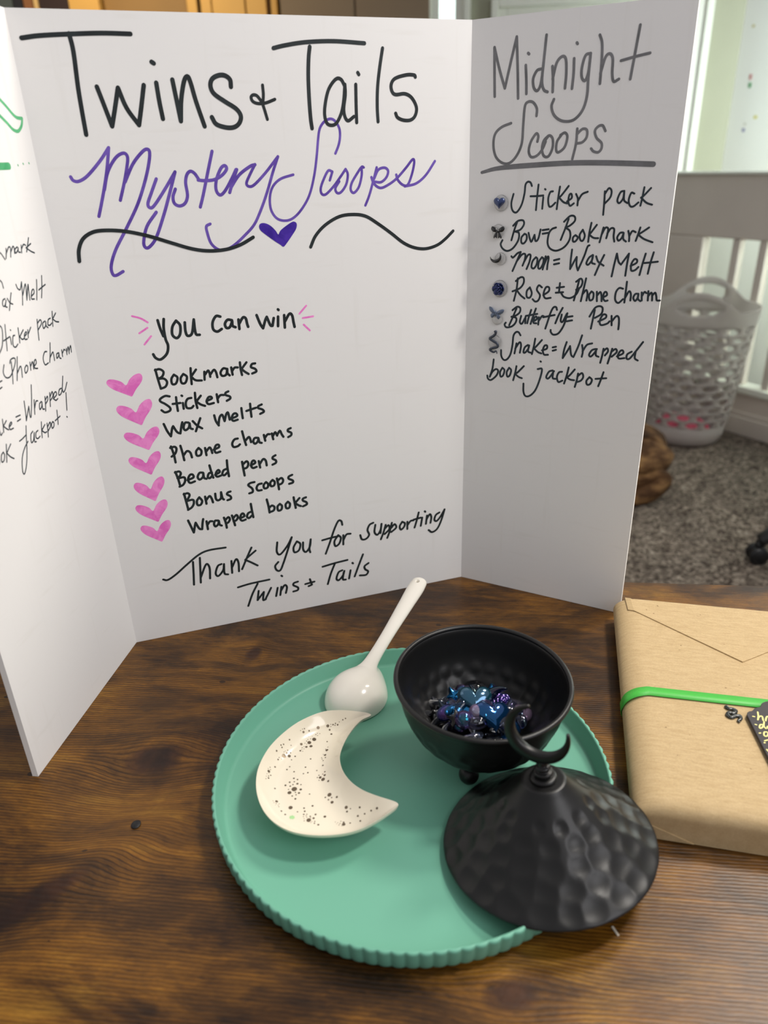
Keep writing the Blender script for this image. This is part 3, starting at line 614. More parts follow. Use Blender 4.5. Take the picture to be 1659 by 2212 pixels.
for nm, tx in (('Bookmarks', '432,505 450,570 470,635;430,510 460,502 488,520 480,552 450,570;450,570 490,567 513,590 503,622 470,637;560,540 543,570 550,605 575,600 585,560 560,540;625,535 607,565 615,598 640,595 650,555 625,535;675,495 678,550 683,605;712,505 685,545 680,555;680,555 710,578 752,580;770,520 772,575;772,545 795,512 806,530 811,555;811,540 835,507 850,522 860,558;925,500 900,497 882,525 893,548 920,540 928,500;928,500 930,530 945,545;955,490 965,540;962,515 978,492 1000,490;1015,455 1020,500 1030,542;1060,455 1028,498;1025,500 1050,520 1075,535;1120,462 1098,467 1092,488 1120,500 1128,518 1100,532'),
    ('Stickers', '530,690 500,687 467,707 468,725 500,742 533,767 533,788 500,800 475,785;575,695 580,740 588,790;552,742 605,735;622,735 628,775;613,684 617,687;680,700 655,707 642,735 650,768 680,770 695,755;705,665 710,720 722,770;745,685 715,725;715,725 745,745 775,755;785,722 820,705 815,692 797,697 786,725 800,743 835,735;855,675 865,730;862,705 880,682 905,680;935,655 917,665 917,680 945,690 948,705 925,720'),
    ('Wax melts', '490,880 515,930 540,965;540,965 548,912 555,895;555,895 582,935 605,945;605,945 612,895 618,868;660,870 637,872 627,905 640,923 663,905 668,875;668,875 675,908 690,915;690,860 720,890 755,910;742,840 725,890 712,930;838,820 850,860 870,890;868,885 875,835 893,817 910,860;910,860 920,815 933,802 945,850;950,845 995,825 988,807 970,812 958,840 970,858 1000,850;1025,770 1030,810 1035,840;1085,740 1090,790 1095,830;1060,790 1125,768;1165,745 1142,757 1142,770 1170,780 1180,795 1155,810'),
    ('Phone charms', '540,1035 560,1090 572,1145;535,1045 565,1037 578,1052 570,1083 545,1105;605,1030 620,1080 632,1130;625,1100 650,1067 673,1077 685,1110;730,1045 713,1070 720,1098 745,1093 750,1065 730,1045;775,1045 785,1095;783,1070 805,1042 818,1057 825,1080;835,1057 870,1040 868,1023 850,1027 840,1055 850,1078 880,1070;1000,980 977,987 962,1015 972,1038 1000,1033 1015,1020;1030,930 1045,985 1058,1025;1053,995 1075,970 1085,980 1092,1005;1140,975 1117,977 1107,1000 1120,1016 1138,1000 1143,978;1143,980 1150,1005 1165,1010;1180,955 1190,995;1188,975 1205,952 1220,950;1235,945 1245,985;1242,965 1258,937 1272,960;1272,955 1290,927 1303,950 1315,968;1365,908 1347,917 1347,930 1368,940 1368,957 1348,970'),
    ('Beaded pens', '570,1210 590,1260 605,1310;568,1215 595,1207 608,1222 595,1248 585,1253;590,1255 630,1247 638,1270 625,1298 600,1312;655,1267 695,1248 688,1228 670,1232 658,1262 672,1286 705,1275;760,1215 737,1217 724,1245 738,1263 760,1245 763,1218;763,1220 768,1250 785,1258;822,1215 802,1220 794,1245 808,1253 825,1235;805,1165 818,1210 832,1250;845,1230 875,1212 868,1197 855,1207 848,1230 860,1243 885,1235;920,1190 902,1200 894,1225 908,1233 928,1215;925,1130 930,1185 940,1240;1030,1140 1038,1185 1048,1235;1035,1160 1060,1137 1073,1152 1065,1178 1040,1190;1090,1165 1120,1148 1113,1132 1100,1137 1092,1165 1105,1183 1130,1175;1145,1135 1155,1180;1153,1155 1175,1122 1193,1132 1200,1165;1260,1095 1242,1107 1242,1120 1262,1130 1263,1147 1240,1160'),
    ('Bonus scoops', '630,1360 645,1415 660,1470;628,1365 655,1357 668,1372 650,1408;648,1412 690,1402 698,1425 685,1453 658,1472;735,1385 719,1410 724,1438 745,1436 755,1410 735,1385;775,1380 785,1430;783,1405 805,1377 820,1392 830,1420;845,1360 850,1395 865,1406 885,1390 885,1350;885,1350 895,1390 905,1400;950,1345 932,1352 927,1365 950,1378 953,1395 930,1405;1115,1280 1087,1287 1073,1302 1100,1325 1103,1348 1080,1358;1165,1290 1142,1297 1130,1320 1140,1338 1165,1335;1195,1280 1179,1300 1184,1323 1205,1318 1210,1295 1195,1280;1240,1265 1224,1285 1230,1308 1250,1303 1255,1280 1240,1265;1270,1255 1278,1290 1285,1330;1275,1270 1300,1252 1313,1267 1305,1288 1280,1300;1375,1230 1352,1242 1352,1257 1378,1268 1380,1283 1355,1292'),
    ('Wrapped books', '658,1545 680,1590 698,1628;698,1628 705,1582 710,1560;710,1560 735,1600 755,1605;755,1605 758,1560 762,1535;785,1550 795,1605;792,1575 808,1552 825,1550;865,1545 844,1547 837,1570 848,1586 866,1570 870,1548;870,1550 876,1573 890,1580;905,1525 918,1560 925,1595;912,1545 935,1522 946,1537 935,1558 918,1565;960,1510 972,1545 982,1578;968,1530 990,1507 1001,1522 990,1543 972,1550;1015,1530 1045,1515 1038,1497 1025,1502 1017,1530 1030,1546 1055,1538;1090,1485 1072,1495 1064,1518 1078,1528 1098,1510;1090,1430 1098,1475 1108,1522;1200,1400 1212,1445 1220,1490;1220,1488 1248,1475 1253,1452 1235,1442 1215,1460;1290,1430 1274,1450 1280,1476 1300,1470 1305,1445 1290,1430;1345,1415 1330,1435 1336,1460 1355,1456 1360,1430 1345,1415;1385,1385 1392,1420 1400,1458;1425,1390 1395,1425;1395,1425 1420,1440 1435,1445;1470,1385 1450,1394 1450,1408 1472,1418 1476,1433 1450,1447')):
    write('lettering', c1, ZE, 16.5, tx, I_black, T, 'black handwritten list line '+nm)
write('lettering', c1, ZF, 10.5, '118,430 140,432 180,405 230,360 290,310 340,288 420,275;262,345 265,400 267,455;295,325 298,390 300,445;300,420 325,357 342,372 345,425;400,355 382,365 372,400 385,413 408,385 412,355;412,358 415,400 432,405;448,340 452,398;452,370 470,332 482,347 485,390;545,275 525,320 500,380;565,290 530,320 515,335;515,335 540,345 575,362;'
      '670,250 668,295 685,308 720,265 740,225;740,225 720,290 700,350 685,385 668,385 660,365 675,345;765,245 749,275 754,298 775,288 782,258 765,245;795,250 796,285 810,296 828,270 832,235;832,235 826,280 830,298;985,165 980,147 965,147 945,190 925,250 905,305;888,240 930,228 965,220;965,215 947,245 952,268 970,256 978,228 965,215;990,215 990,260;990,240 1005,212 1025,208;'
      '1135,155 1117,165 1107,190 1115,213 1100,233 1080,235 1072,215;1145,165 1141,200 1155,213 1170,190 1175,160;1175,160 1170,205;1195,165 1185,200 1172,235;1190,185 1208,167 1213,185 1190,210;1225,155 1215,195 1203,228;1222,180 1238,162 1246,178 1222,200;1275,150 1263,172 1269,188 1283,176 1288,158 1275,150;1300,150 1300,185;1300,168 1315,147 1330,143;1355,105 1345,145 1335,178;1330,140 1365,130;1372,130 1365,170;1384,99 1387,102;1395,120 1390,160;1392,140 1408,114 1416,127 1412,155;1455,105 1438,117 1431,140 1442,146 1460,125 1480,90;1480,90 1465,140 1445,183 1420,200 1403,190', I_black, T, 'black handwritten line Thank you for supporting')
write('lettering', c1, ZF, 10.5, '480,468 540,450 632,430;575,450 550,500 530,558;580,485 575,530;575,530 605,490;605,490 602,528 615,525;612,527 628,495 640,470;672,470 665,510;690,411 694,414;690,465 685,505;688,485 706,457 717,467 712,495;770,440 751,447 749,458 770,468 769,481 748,488;806,452 850,440;828,428 838,455;838,455 822,462;890,368 950,350 1010,335;950,350 930,400 915,452;985,385 967,395 957,425 968,433 988,410 995,388;992,395 988,428 1002,430;1025,385 1018,425;1034,349 1037,352;1085,308 1065,360 1045,415;1112,350 1093,365 1096,380 1110,390 1100,407 1070,410', I_black, T, 'black handwritten closing line Twins and Tails')
# --- right panel
T = PR.o
write('lettering', r1, ZC, 15, '172,258 172,400 173,525;172,258 197,370 228,480;228,480 260,340 293,200;293,200 298,380 300,535;342,355 345,440 345,510;355,289 360,294;425,375 402,385 382,430 386,478 405,493 425,450 440,330 455,190;440,330 430,440 440,488 460,500;487,360 490,430 488,500;488,430 510,342 540,307 560,322 562,400 555,480;605,318 602,400 593,482;620,232 624,238;695,290 667,302 647,370 647,422 665,438 683,390 695,290;695,290 682,420 675,520 650,600 600,653 540,658 497,628 482,580 495,540;745,190 757,235 755,330 745,455;748,400 775,312 800,292 815,320 812,400 820,443 848,430;965,135 940,270 910,430;860,330 940,307 1018,288', I_gray, T, 'grey handwritten word Midnight')
write('lettering', r1, ZC, 14, '400,630 402,590 382,557 355,554 337,580 328,680 320,780 290,850 250,888 210,884 178,850 166,790 175,730 210,692 262,670;405,770 410,740 398,727 370,770 358,820 370,853 400,848 430,815 450,770;465,738 440,765 430,810 440,848 465,850 487,805 488,755 470,737 450,760;535,735 512,770 507,815 520,828 553,800 568,745 555,722 530,735;622,700 615,780 595,865;620,730 650,702 674,707 673,745 650,773 620,780;775,712 760,683 737,687 718,712 727,750 753,777 753,808 735,828 710,823 697,808', I_gray, T, 'grey handwritten word Scoops')
write('underline', r1, ZC, 27, '103,938 200,914 400,897 600,886 800,886 1035,893', I_gray, T, 'thick grey line under the grey heading', taper=(.6, 1))
for nm, tx in (('Sticker pack', '515,75 505,50 485,44 467,67 460,130 440,210 410,263 387,273 367,250 362,200 378,135;565,65 555,150 545,255;505,152 560,150 600,146;600,160 592,245;613,98 617,102;672,115 652,122 637,170 642,223 660,228 690,200;725,80 712,160 700,248;790,75 740,140 718,162;718,162 750,195 778,205;778,190 812,165 810,135 795,142 787,190 800,223 828,205;845,135 858,170 855,220;860,185 890,137 932,118;1060,115 1055,200 1047,290;1060,135 1090,92 1110,112 1100,160 1060,205;1205,112 1177,122 1153,180 1167,203 1195,170 1205,115;1205,115 1203,180 1228,203;1280,132 1257,127 1238,180 1247,223 1272,228 1310,198;1355,85 1340,160 1325,222;1405,90 1350,148 1330,162;1330,162 1370,200 1412,215'),
    ('Bow equals Bookmark', '405,345 385,400 362,480;375,372 410,337 448,332 456,360 430,400 388,416;390,415 418,427 413,480 375,538 332,560 297,543 282,510 295,480;460,432 437,460 437,498 455,503 475,475 475,442 460,432;490,425 500,470 512,490 535,440;535,440 542,485 562,470 580,400;595,405 640,398;595,432 635,425;790,320 765,390 730,478;755,342 800,300 833,302 836,335 800,370 765,385;765,385 798,412 798,470 760,528 700,558 652,543 632,500 642,430 665,397 695,385;840,442 822,460 822,488 840,488 858,460 840,442;895,402 872,440 877,478 895,483 910,445 895,402;960,350 945,420 935,492;1000,365 955,425 942,437;942,437 975,462 1010,465;1050,385 1035,440 1020,495;1035,440 1063,388 1084,392 1080,430 1070,465;1078,430 1105,392 1129,397 1125,450 1130,490;1195,422 1172,427 1152,460 1162,483 1185,463 1200,427;1200,425 1197,470 1217,490;1235,410 1242,450 1240,487;1242,450 1265,412 1290,420;1325,385 1310,430 1290,485;1390,385 1330,425 1308,437;1308,437 1350,470 1415,495'),
    ('Moon equals Wax Melt', '362,600 372,610 385,600 408,577 432,568;432,568 405,630 370,710;400,640 440,588 465,585 462,625 445,670;455,645 485,592 505,592 497,640 475,695;545,607 520,637 512,680 530,690 550,660 556,620 545,607;590,607 568,640 562,685 578,690 598,655 602,620 590,607;618,600 608,650 595,698;605,665 632,605 640,615 632,660 628,697;680,630 720,620;680,660 718,652;815,550 805,630 800,695;800,695 835,630 850,605;850,605 848,665 858,705;858,705 905,600 930,530 945,518;970,590 942,610 922,650 935,663 963,630 972,592;972,592 962,645 985,658;995,600 1010,640 1050,670;1055,590 1020,660 985,740;1150,580 1130,660 1110,750;1150,580 1162,640 1180,662;1180,662 1240,580;1240,580 1225,660 1212,745;1252,672 1295,650 1300,627 1280,622 1257,660 1257,706 1285,703 1310,680;1365,580 1340,660 1318,740;1425,570 1400,650 1380,730;1355,650 1410,645 1455,640'),
    ('Rose equals Phone charm', '410,765 400,850 380,932;395,785 430,757 453,762 453,800 425,838 370,862;400,850 430,890 460,915;500,832 477,860 477,903 500,908 514,875 500,832;590,832 567,817 552,850 575,890 563,928 540,938 520,920;600,890 640,862 643,833 620,832 602,880 615,913 655,910;700,835 755,828;725,800 718,862;693,872 748,868;735,878 755,903 800,912 845,885 868,840;870,770 850,850 828,930;845,790 880,767 893,790 880,828 845,850;920,765 900,850 880,935;892,885 920,852 930,880 922,930;960,862 942,890 947,928 970,918 975,877 960,862;1000,865 1000,935;1000,895 1025,867 1034,890 1035,935;1045,907 1075,890 1070,867 1055,872 1047,910 1060,933 1080,930;1195,842 1167,837 1142,870 1137,925 1160,948 1195,920;1225,790 1215,870 1205,945;1210,912 1240,862 1254,882 1250,930;1310,880 1287,882 1272,910 1285,933 1303,913 1310,882;1310,885 1307,918 1325,935;1335,870 1335,930;1335,900 1355,867 1370,875;1385,860 1380,930;1382,900 1405,872 1413,890 1412,930;1412,895 1435,872 1444,900 1447,928 1470,930'),
    ('Butterfly equals Pen', '400,990 370,1060 345,1115;370,1002 405,977 428,987 423,1020 390,1045 362,1052;365,1050 398,1062 393,1095 365,1123 325,1130 311,1110 320,1095;435,1045 425,1090 440,1103 465,1060;468,1050 465,1100;510,1000 490,1060 480,1100;545,990 520,1060 505,1105;470,1045 555,1030;525,1087 552,1068 548,1050 533,1060 527,1095 548,1100;567,1055 562,1110;564,1085 590,1047 607,1050;702,1000 696,980 676,982 655,1020 635,1080 615,1140;600,1055 685,1038;745,985 715,1040 690,1100;738,1035 730,1080 745,1088 775,1030;780,1025 755,1110 715,1173 675,1185 656,1165 655,1150;778,1053 818,1047;775,1085 815,1078;985,1000 970,1070 955,1140;945,1050 985,987 1020,972 1043,987 1033,1030 985,1060;1010,1087 1065,1060 1068,1037 1045,1037 1022,1080 1030,1113 1075,1103 1095,1085;1110,1045 1110,1115;1112,1085 1145,1047 1163,1057 1165,1100 1160,1145'),
    ('Snake equals Wrapped', '430,1190 415,1167 395,1167 377,1195 370,1260 355,1330 330,1368 305,1373 287,1345 285,1300;400,1250 385,1325;390,1290 423,1242 434,1265 425,1320;485,1262 462,1280 452,1315 465,1318 488,1290 495,1265;492,1270 487,1310 507,1320;540,1215 530,1270 515,1330;590,1225 545,1275 528,1285;528,1285 560,1315 585,1325;590,1302 625,1290 628,1267 610,1267 597,1300 605,1333 635,1335;670,1280 695,1275;670,1305 695,1298;775,1240 755,1300 745,1360;745,1360 790,1290 800,1270;800,1270 808,1335 825,1352;825,1352 862,1270 890,1190;890,1262 895,1310 887,1350;893,1310 925,1262 965,1250;990,1292 962,1302 942,1335 955,1348 983,1320 1000,1292;995,1295 992,1338 1012,1350;1050,1290 1040,1340 1025,1395;1045,1312 1075,1287 1083,1310 1060,1340;1115,1290 1100,1340 1080,1400;1110,1312 1140,1292 1148,1315 1110,1350;1150,1347 1195,1325 1193,1303 1175,1307 1157,1340 1165,1363 1205,1360;1260,1312 1227,1332 1222,1363 1245,1363 1290,1310 1345,1240;1290,1310 1283,1360 1305,1378'),
    ('book jackpot', '230,1370 220,1440 200,1500;200,1500 220,1462 247,1442 263,1455 250,1490 210,1523 187,1513 182,1490;295,1432 277,1465 282,1498 300,1488 310,1450 295,1432;345,1432 327,1465 332,1498 350,1488 360,1450 345,1432;400,1420 390,1470 375,1525;455,1420 410,1465 388,1476;388,1476 415,1500 440,1510;558,1442 590,1443 573,1520 540,1600 500,1640 467,1643 452,1610 452,1550;579,1384 582,1387;670,1452 642,1462 622,1500 635,1513 658,1490 680,1457;675,1460 670,1508 692,1515;740,1462 717,1467 702,1500 712,1538 742,1528;790,1430 775,1490 755,1550;835,1445 795,1490 773,1502;773,1502 800,1520 830,1525;860,1475 850,1525 835,1575;855,1497 888,1472 898,1500 880,1528 845,1540;945,1502 922,1530 927,1558 950,1553 963,1522 945,1502;1050,1465 1030,1520 1010,1570;990,1515 1070,1510')):
    write('lettering', r1, ZD, 14.5, tx, I_navy, T, 'dark handwritten list line '+nm)
# --- left panel
T = PL.o
write('outline_drawing', l1, ZH, 52, '-160,330 -60,410 0,480 100,590 200,710 270,768 350,780;350,780 345,880 312,958 270,985 200,950 110,850 0,740 -60,680 -160,590', I_green, T, 'green outlined shape at the edge of the left panel')
write('underline', l1, ZH, 110, '-260,1548 0,1543 140,1538', I_green, T, 'thick green line on the left panel')
write('lettering', l1, ZH, 26, '283,1520 288,1530;366,1498 371,1508;457,1487 463,1498', I_green, T, 'three small dark green dots')
for nm, tx in (('Bookmark', '-20,190 -12,225 10,245 38,288;45,203 48,240 46,280;46,245 66,192 80,203 83,268;82,232 98,188 108,198 112,240;132,190 114,210 120,238 135,220 139,197;139,197 142,228 157,232;162,177 167,235;166,205 180,172 197,178;219,120 213,170 205,228;236,165 200,198;200,198 240,225 265,236'),
    ('Wax Melt', '-15,440 12,462 26,508;38,590 22,602 20,638 35,648 46,610;46,602 42,648 55,655;55,588 75,620 98,632;85,545 78,610 72,680;122,480 135,510 155,518 165,460;165,460 172,550 174,638;176,560 195,477 207,600;207,600 215,482 222,540 230,600;240,572 262,545 257,517 244,533 242,588 265,592;281,443 283,520 283,598;320,412 322,500 320,582;298,522 348,480'),
    ('Sticker pack', '-15,790 12,815 20,880 15,960 -10,1025;37,790 46,890 55,990;28,915 75,882;80,890 88,942;79,830 82,834;113,872 99,882 101,948 120,963 137,940;138,815 147,880 152,930;178,830 152,882;152,882 170,903 188,895;188,880 204,860 199,845 187,870 193,903 210,900;213,830 218,890;218,860 236,810;285,750 292,830 300,908;287,782 309,752 319,780 295,828;345,762 329,780 335,818 350,800 352,767;352,767 356,800 370,812;387,740 371,752 369,790 385,793 398,778;401,688 404,750 407,802;428,700 405,745;405,745 430,765 452,768'),
    ('Phone charm', '-8,1235 15,1222;-8,1290 15,1272;85,1075 95,1160 100,1245;30,1100 25,1160 47,1198 80,1188 108,1120 118,1062 104,1047 80,1062 75,1088;132,1038 132,1130 132,1220;133,1165 155,1112 165,1130 172,1195;202,1102 190,1130 197,1163 212,1143 213,1112 202,1102;230,1080 237,1140;236,1110 250,1077 260,1132;263,1112 279,1085 273,1058 262,1080 267,1123 290,1127;360,997 343,1002 332,1050 347,1098 372,1085;385,930 386,1010 383,1080;385,1045 405,1002 413,1020 420,1065;450,1007 436,1017 438,1048 450,1033 453,1007;453,1008 459,1043 470,1050;475,985 482,1035;481,1010 492,982 502,987;510,975 516,1020;515,1000 525,962 533,1012;532,990 543,952 550,1000'),
    ('Snake equals Wrapped', '-15,1560 5,1640 18,1625;18,1520 24,1570 28,1620;48,1530 26,1572;26,1572 50,1592 66,1600;70,1582 90,1552 83,1542 70,1570 78,1598 103,1588;122,1502 155,1487;133,1535 158,1518;185,1380 196,1460 203,1530;203,1530 216,1450 221,1420;221,1420 232,1498 240,1500;240,1500 243,1380 240,1255;262,1370 268,1480;268,1430 276,1382 290,1377;318,1382 304,1402 307,1443 320,1423 323,1387;323,1392 329,1438 342,1440;345,1345 350,1400 352,1455;348,1372 364,1342 367,1370 352,1400;382,1315 385,1370 388,1420;385,1347 401,1307 407,1340 388,1375;410,1362 435,1330 429,1307 415,1322 414,1358 430,1373 445,1360;472,1280 456,1292 452,1328 465,1328 478,1290 483,1188;480,1290 488,1310 502,1290 515,1235'),
    ('book Jackpot', '-30,1800 -38,1860 -12,1880 -4,1830 -30,1800;25,1772 10,1800 14,1848 30,1838 35,1797 25,1772;48,1712 50,1780 52,1850;82,1710 52,1780;52,1780 80,1808 108,1822;200,1570 202,1650 207,1750 205,1860 190,1938 174,1918 171,1820 188,1745 215,1690;150,1688 172,1670 200,1640;252,1612 237,1640 242,1698 258,1680 263,1622;263,1622 266,1688 280,1692;292,1605 277,1622 277,1658 292,1668 308,1650;318,1540 321,1610 325,1660;345,1560 322,1605;322,1605 345,1622 360,1615;362,1550 368,1600 372,1655;365,1582 384,1542 389,1570 370,1612;405,1537 396,1560 403,1588 415,1573 415,1547 405,1537;438,1450 444,1510 448,1558;425,1530 462,1495;508,1315 515,1448;514,1498 518,1502')):
    write('lettering', l1, ZG, 11.5, tx, I_navy, T, 'dark handwritten list line '+nm+' cut by the left edge' if nm != 'book Jackpot' else 'dark handwritten last line ending in Jackpot!')

# ------------------------------------------------------------------ round tray with a fluted rim
TX, TY = .0077, .361
M_mint = plain('mint_plastic', '#6fae96', .42, spec=.35, var=.015, vscale=4)
def tray():
    NF, per = 112, 8; seg = NF*per; vs = []; fs = []
    prof = [(0, .0008, 0), (.121, .0008, 0), (.1245, .0012, .5), (.1262, .004, 1), (.1268, .009, 1), (.1274, .0142, 1), (.1274, .0154, 1), (.1268, .0161, .8), (.1258, .0163, .3), (.1250, .0160, 0), (.1246, .0150, 0), (.1215, .0055, 0), (.1203, .0038, 0), (.1185, .0032, 0), (.06, .0030, 0), (0, .0030, 0)]
    for i in range(seg):
        a = 2*PI*i/seg; w = abs(math.sin(NF*a/2))**.8
        for r, z, k in prof: rr = r-.0012*k*(1-w); vs.append((rr*math.cos(a), rr*math.sin(a), z))
    n = len(prof)
    for i in range(seg):
        j = (i+1) % seg
        for k in range(n-1): fs.append((i*n+k, j*n+k, j*n+k+1, i*n+k+1))
    o = mesh('round_tray', vs, fs, M_mint); weld(o, 1e-6); o.location = (TX, TY, 0)
    tag(o, 'round mint green tray with fluted rim on the wooden desk', 'tray')
tray()

# ------------------------------------------------------------------ hammered black bowl, lid with moon finial
def hammer_mat(name):
    t = NT(name); t.b.inputs['Base Color'].default_value = lin('#121212'); t.b.inputs['Roughness'].default_value = .38; t.b.inputs['Specular IOR Level'].default_value = .42
    t.bump(t.noise(t.obj(), 2500, 2), .12, .0002); return t.m
M_black = hammer_mat('satin_black_metal')
def dimple(p, cs, depth_):
    """displacement of hammered dents at centres cs=(pos, radius)"""
    m = 0.0
    for c, r in cs:
        d2 = (p-c).length_squared
        if d2 < r*r: m = max(m, (1-d2/(r*r))**1.25)
    return m*depth_
def prof_fine(prof, sub):
    return cr(prof, sub)
def hammered(name, prof, seg, rows, depth_, parent, sub=6, sign=-1):
    """lathe whose skin carries rows of dents; rows: (r, z, count, radius)"""
    pf = prof_fine(prof, sub); cs = []
    rnd = random.Random(3)
    for i, (r, z, c, rad) in enumerate(rows):
        ph = rnd.uniform(0, 1)
        for k in range(c):
            a = 2*PI*(k+ph+rnd.uniform(-.14, .14))/c
            cs.append((Vector((r*math.cos(a), r*math.sin(a), z+rnd.uniform(-.001, .001))), rad*rnd.uniform(.85, 1.1)))
    vs, fs = lathe(pf, seg); vs = [Vector(v) for v in vs]; n = len(pf)
    nr = []
    for k in range(n):
        a, b = pf[max(k-1, 0)], pf[min(k+1, n-1)]; t = Vector((b[0]-a[0], b[1]-a[1])); l = t.length or 1
        nr.append((t.y/l, -t.x/l))
    cells = {}
    g = .012
    for c in cs:
        kx, ky, kz = (int(math.floor(q/g)) for q in c[0])
        for dx in (-1, 0, 1):
            for dy in (-1, 0, 1):
                for dz in (-1, 0, 1): cells.setdefault((kx+dx, ky+dy, kz+dz), []).append(c)
    out = []
    for i, v in enumerate(vs):
        q = cells.get(tuple(int(math.floor(x/g)) for x in v))
        if q:
            a = 2*PI*(i//n)/seg; nn = nr[i % n]; m = dimple(v, q, depth_)
            v = v+Vector((nn[0]*math.cos(a), nn[0]*math.sin(a), nn[1]))*(m*sign)
        out.append(v)
    return mesh(name, out, fs, M_black, parent)
BZ = .0715; BC = P(1037, 1457, BZ)
def bowl():
    root = empty('lidded_bowl_base', (BC.x, BC.y, .0031)); root.name = 'footed_bowl'
    tag(root, 'matte black hammered footed bowl filled with beads on the mint tray', 'bowl')
    tilt = Quaternion((1, 0, 0), math.radians(1.8)) @ Quaternion((0, 1, 0), math.radians(1.2))
    z0 = .0031
    outer = [(.0001, .0135), (.014, .0137), (.026, .0175), (.036, .0245), (.0445, .0345), (.050, .046), (.053, .0575), (.0545, .0655), (.0555, .0685)]
    h = hammered('bowl_shell', outer, 260, [(.032, .021, 18, .0062), (.0405, .0292, 22, .0062), (.0468, .0385, 24, .0062), (.0506, .0475, 26, .006)], .00075, root, 6, -1)
    inner = [(.0545, .0690), (.0533, .0665), (.0515, .0585), (.0485, .0475), (.043, .0365), (.0345, .027), (.025, .0205), (.0135, .0168), (.0001, .0166)]
    hi = hammered('bowl_lining', inner, 260, [(.0345, .027, 20, .0055), (.0405, .0333, 24, .0055), (.0452, .0405, 26, .0052), (.0265, .0213, 15, .005)], .0008, root, 6, 1)
    v, f = lathe([(.0554+.0017*math.cos(2*PI*k/14), .0695+.0016*math.sin(2*PI*k/14)) for k in range(14)], 128, True)
    rim = mesh('rolled_rim', v, f, M_black, root)
    for o in (h, hi, rim): o.rotation_mode = 'QUATERNION'; o.rotation_quaternion = tilt; o.location = (0, 0, -z0+.0006)
    ft = P(1012, 1690, .0031); d = Vector((ft.x-BC.x, ft.y-BC.y, 0)); a0 = math.atan2(d.y, d.x); R = .0245
    for k in range(3):
        a = a0+2*PI*k/3; v, f = sphere(.0066, (R*math.cos(a), R*math.sin(a), .0066), 24, 14); mesh('ball_foot', v, f, M_black, root)
bowl()
LD = Vector((.79, -.61, 0)).normalized()
LC = P(1183, 1812, .0133); LAX = (Vector((0, 0, 1))-LD*math.tan(math.radians(7.6))).normalized()
def lid():
    root = empty('bowl_lid', LC); root.rotation_mode = 'QUATERNION'; root.rotation_quaternion = look(LAX)
    tag(root, 'matte black hammered conical lid with a crescent moon finial leaning on the tray rim', 'lid')
    R = .0605
    outer = [(R-.0012, -.0012), (R, 0.0), (R-.0012, .0018), (.054, .0055), (.046, .0112), (.037, .0185), (.0285, .0262), (.021, .0335), (.0155, .0395), (.0128, .0430), (.0120, .0437), (.0108, .0441), (.0085, .0441), (.0001, .0441)]
    rows = [(.0550, .0050, 23, .0074), (.0470, .0106, 20, .0076), (.0388, .0170, 17, .0072), (.0310, .0239, 14, .0062), (.0240, .0305, 11, .0048)]
    hammered('lid_cone', outer, 320, rows, .0011, root, 6, -1)
    v, f = lathe(cr([(R-.0014, -.0011), (R-.0035, .0002), (.05, .005), (.035, .017), (.02, .031), (.0001, .036)], 4), 96); mesh('lid_underside', v, f, M_black, root)
    fin = MB()
    pr = cr([(.0001, .0438), (.0066, .0439), (.0076, .0450), (.0068, .0463), (.0042, .0468), (.0040, .0473), (.0052, .0481), (.0055, .0488), (.0050, .0496), (.0037, .0500), (.0035, .0506), (.0041, .0513), (.0042, .0522), (.0034, .0530), (.0026, .0535), (.0023, .0560), (.0001, .0565)], 3)
    v, f = lathe(pr, 40); fn = mesh('finial_neck', v, f, M_black, root)
    inv = look(LAX).inverted(); u = inv @ Vector((.87, -.49, .0)); u.z = 0; u.normalize()
    n = Vector((-u.y, u.x, 0)); Ro = .0186; cz = .0548+Ro
    vs = []; fs = []; m = 48
    a0, a1 = math.radians(-170), math.radians(104)
    for i in range(m+1):
        t = i/m; a = a0+(a1-a0)*t; s = math.sin(PI*(.03+.94*t))
        hw = .0004+.0033*s**.9; ht = .0006+.0022*s**.8; rc = Ro-hw
        d = Vector((0, 0, -1))*math.cos(a)+u*math.sin(a); c = Vector((0, 0, cz))-u*.0020+d*rc
        for k in range(12):
            b = 2*PI*k/12; x, y = math.cos(b), math.sin(b); x = math.copysign(abs(x)**.55, x); y = math.copysign(abs(y)**.55, y)
            vs.append(c+d*(hw*x)+n*(ht*y))
    for i in range(m):
        for k in range(12): l = (k+1) % 12; fs.append((i*12+k, i*12+l, (i+1)*12+l, (i+1)*12+k))
    fs.append(tuple(range(12))[::-1]); fs.append(tuple(range(m*12, m*12+12)))
    mesh('crescent_finial', vs, fs, M_black, root)
lid()

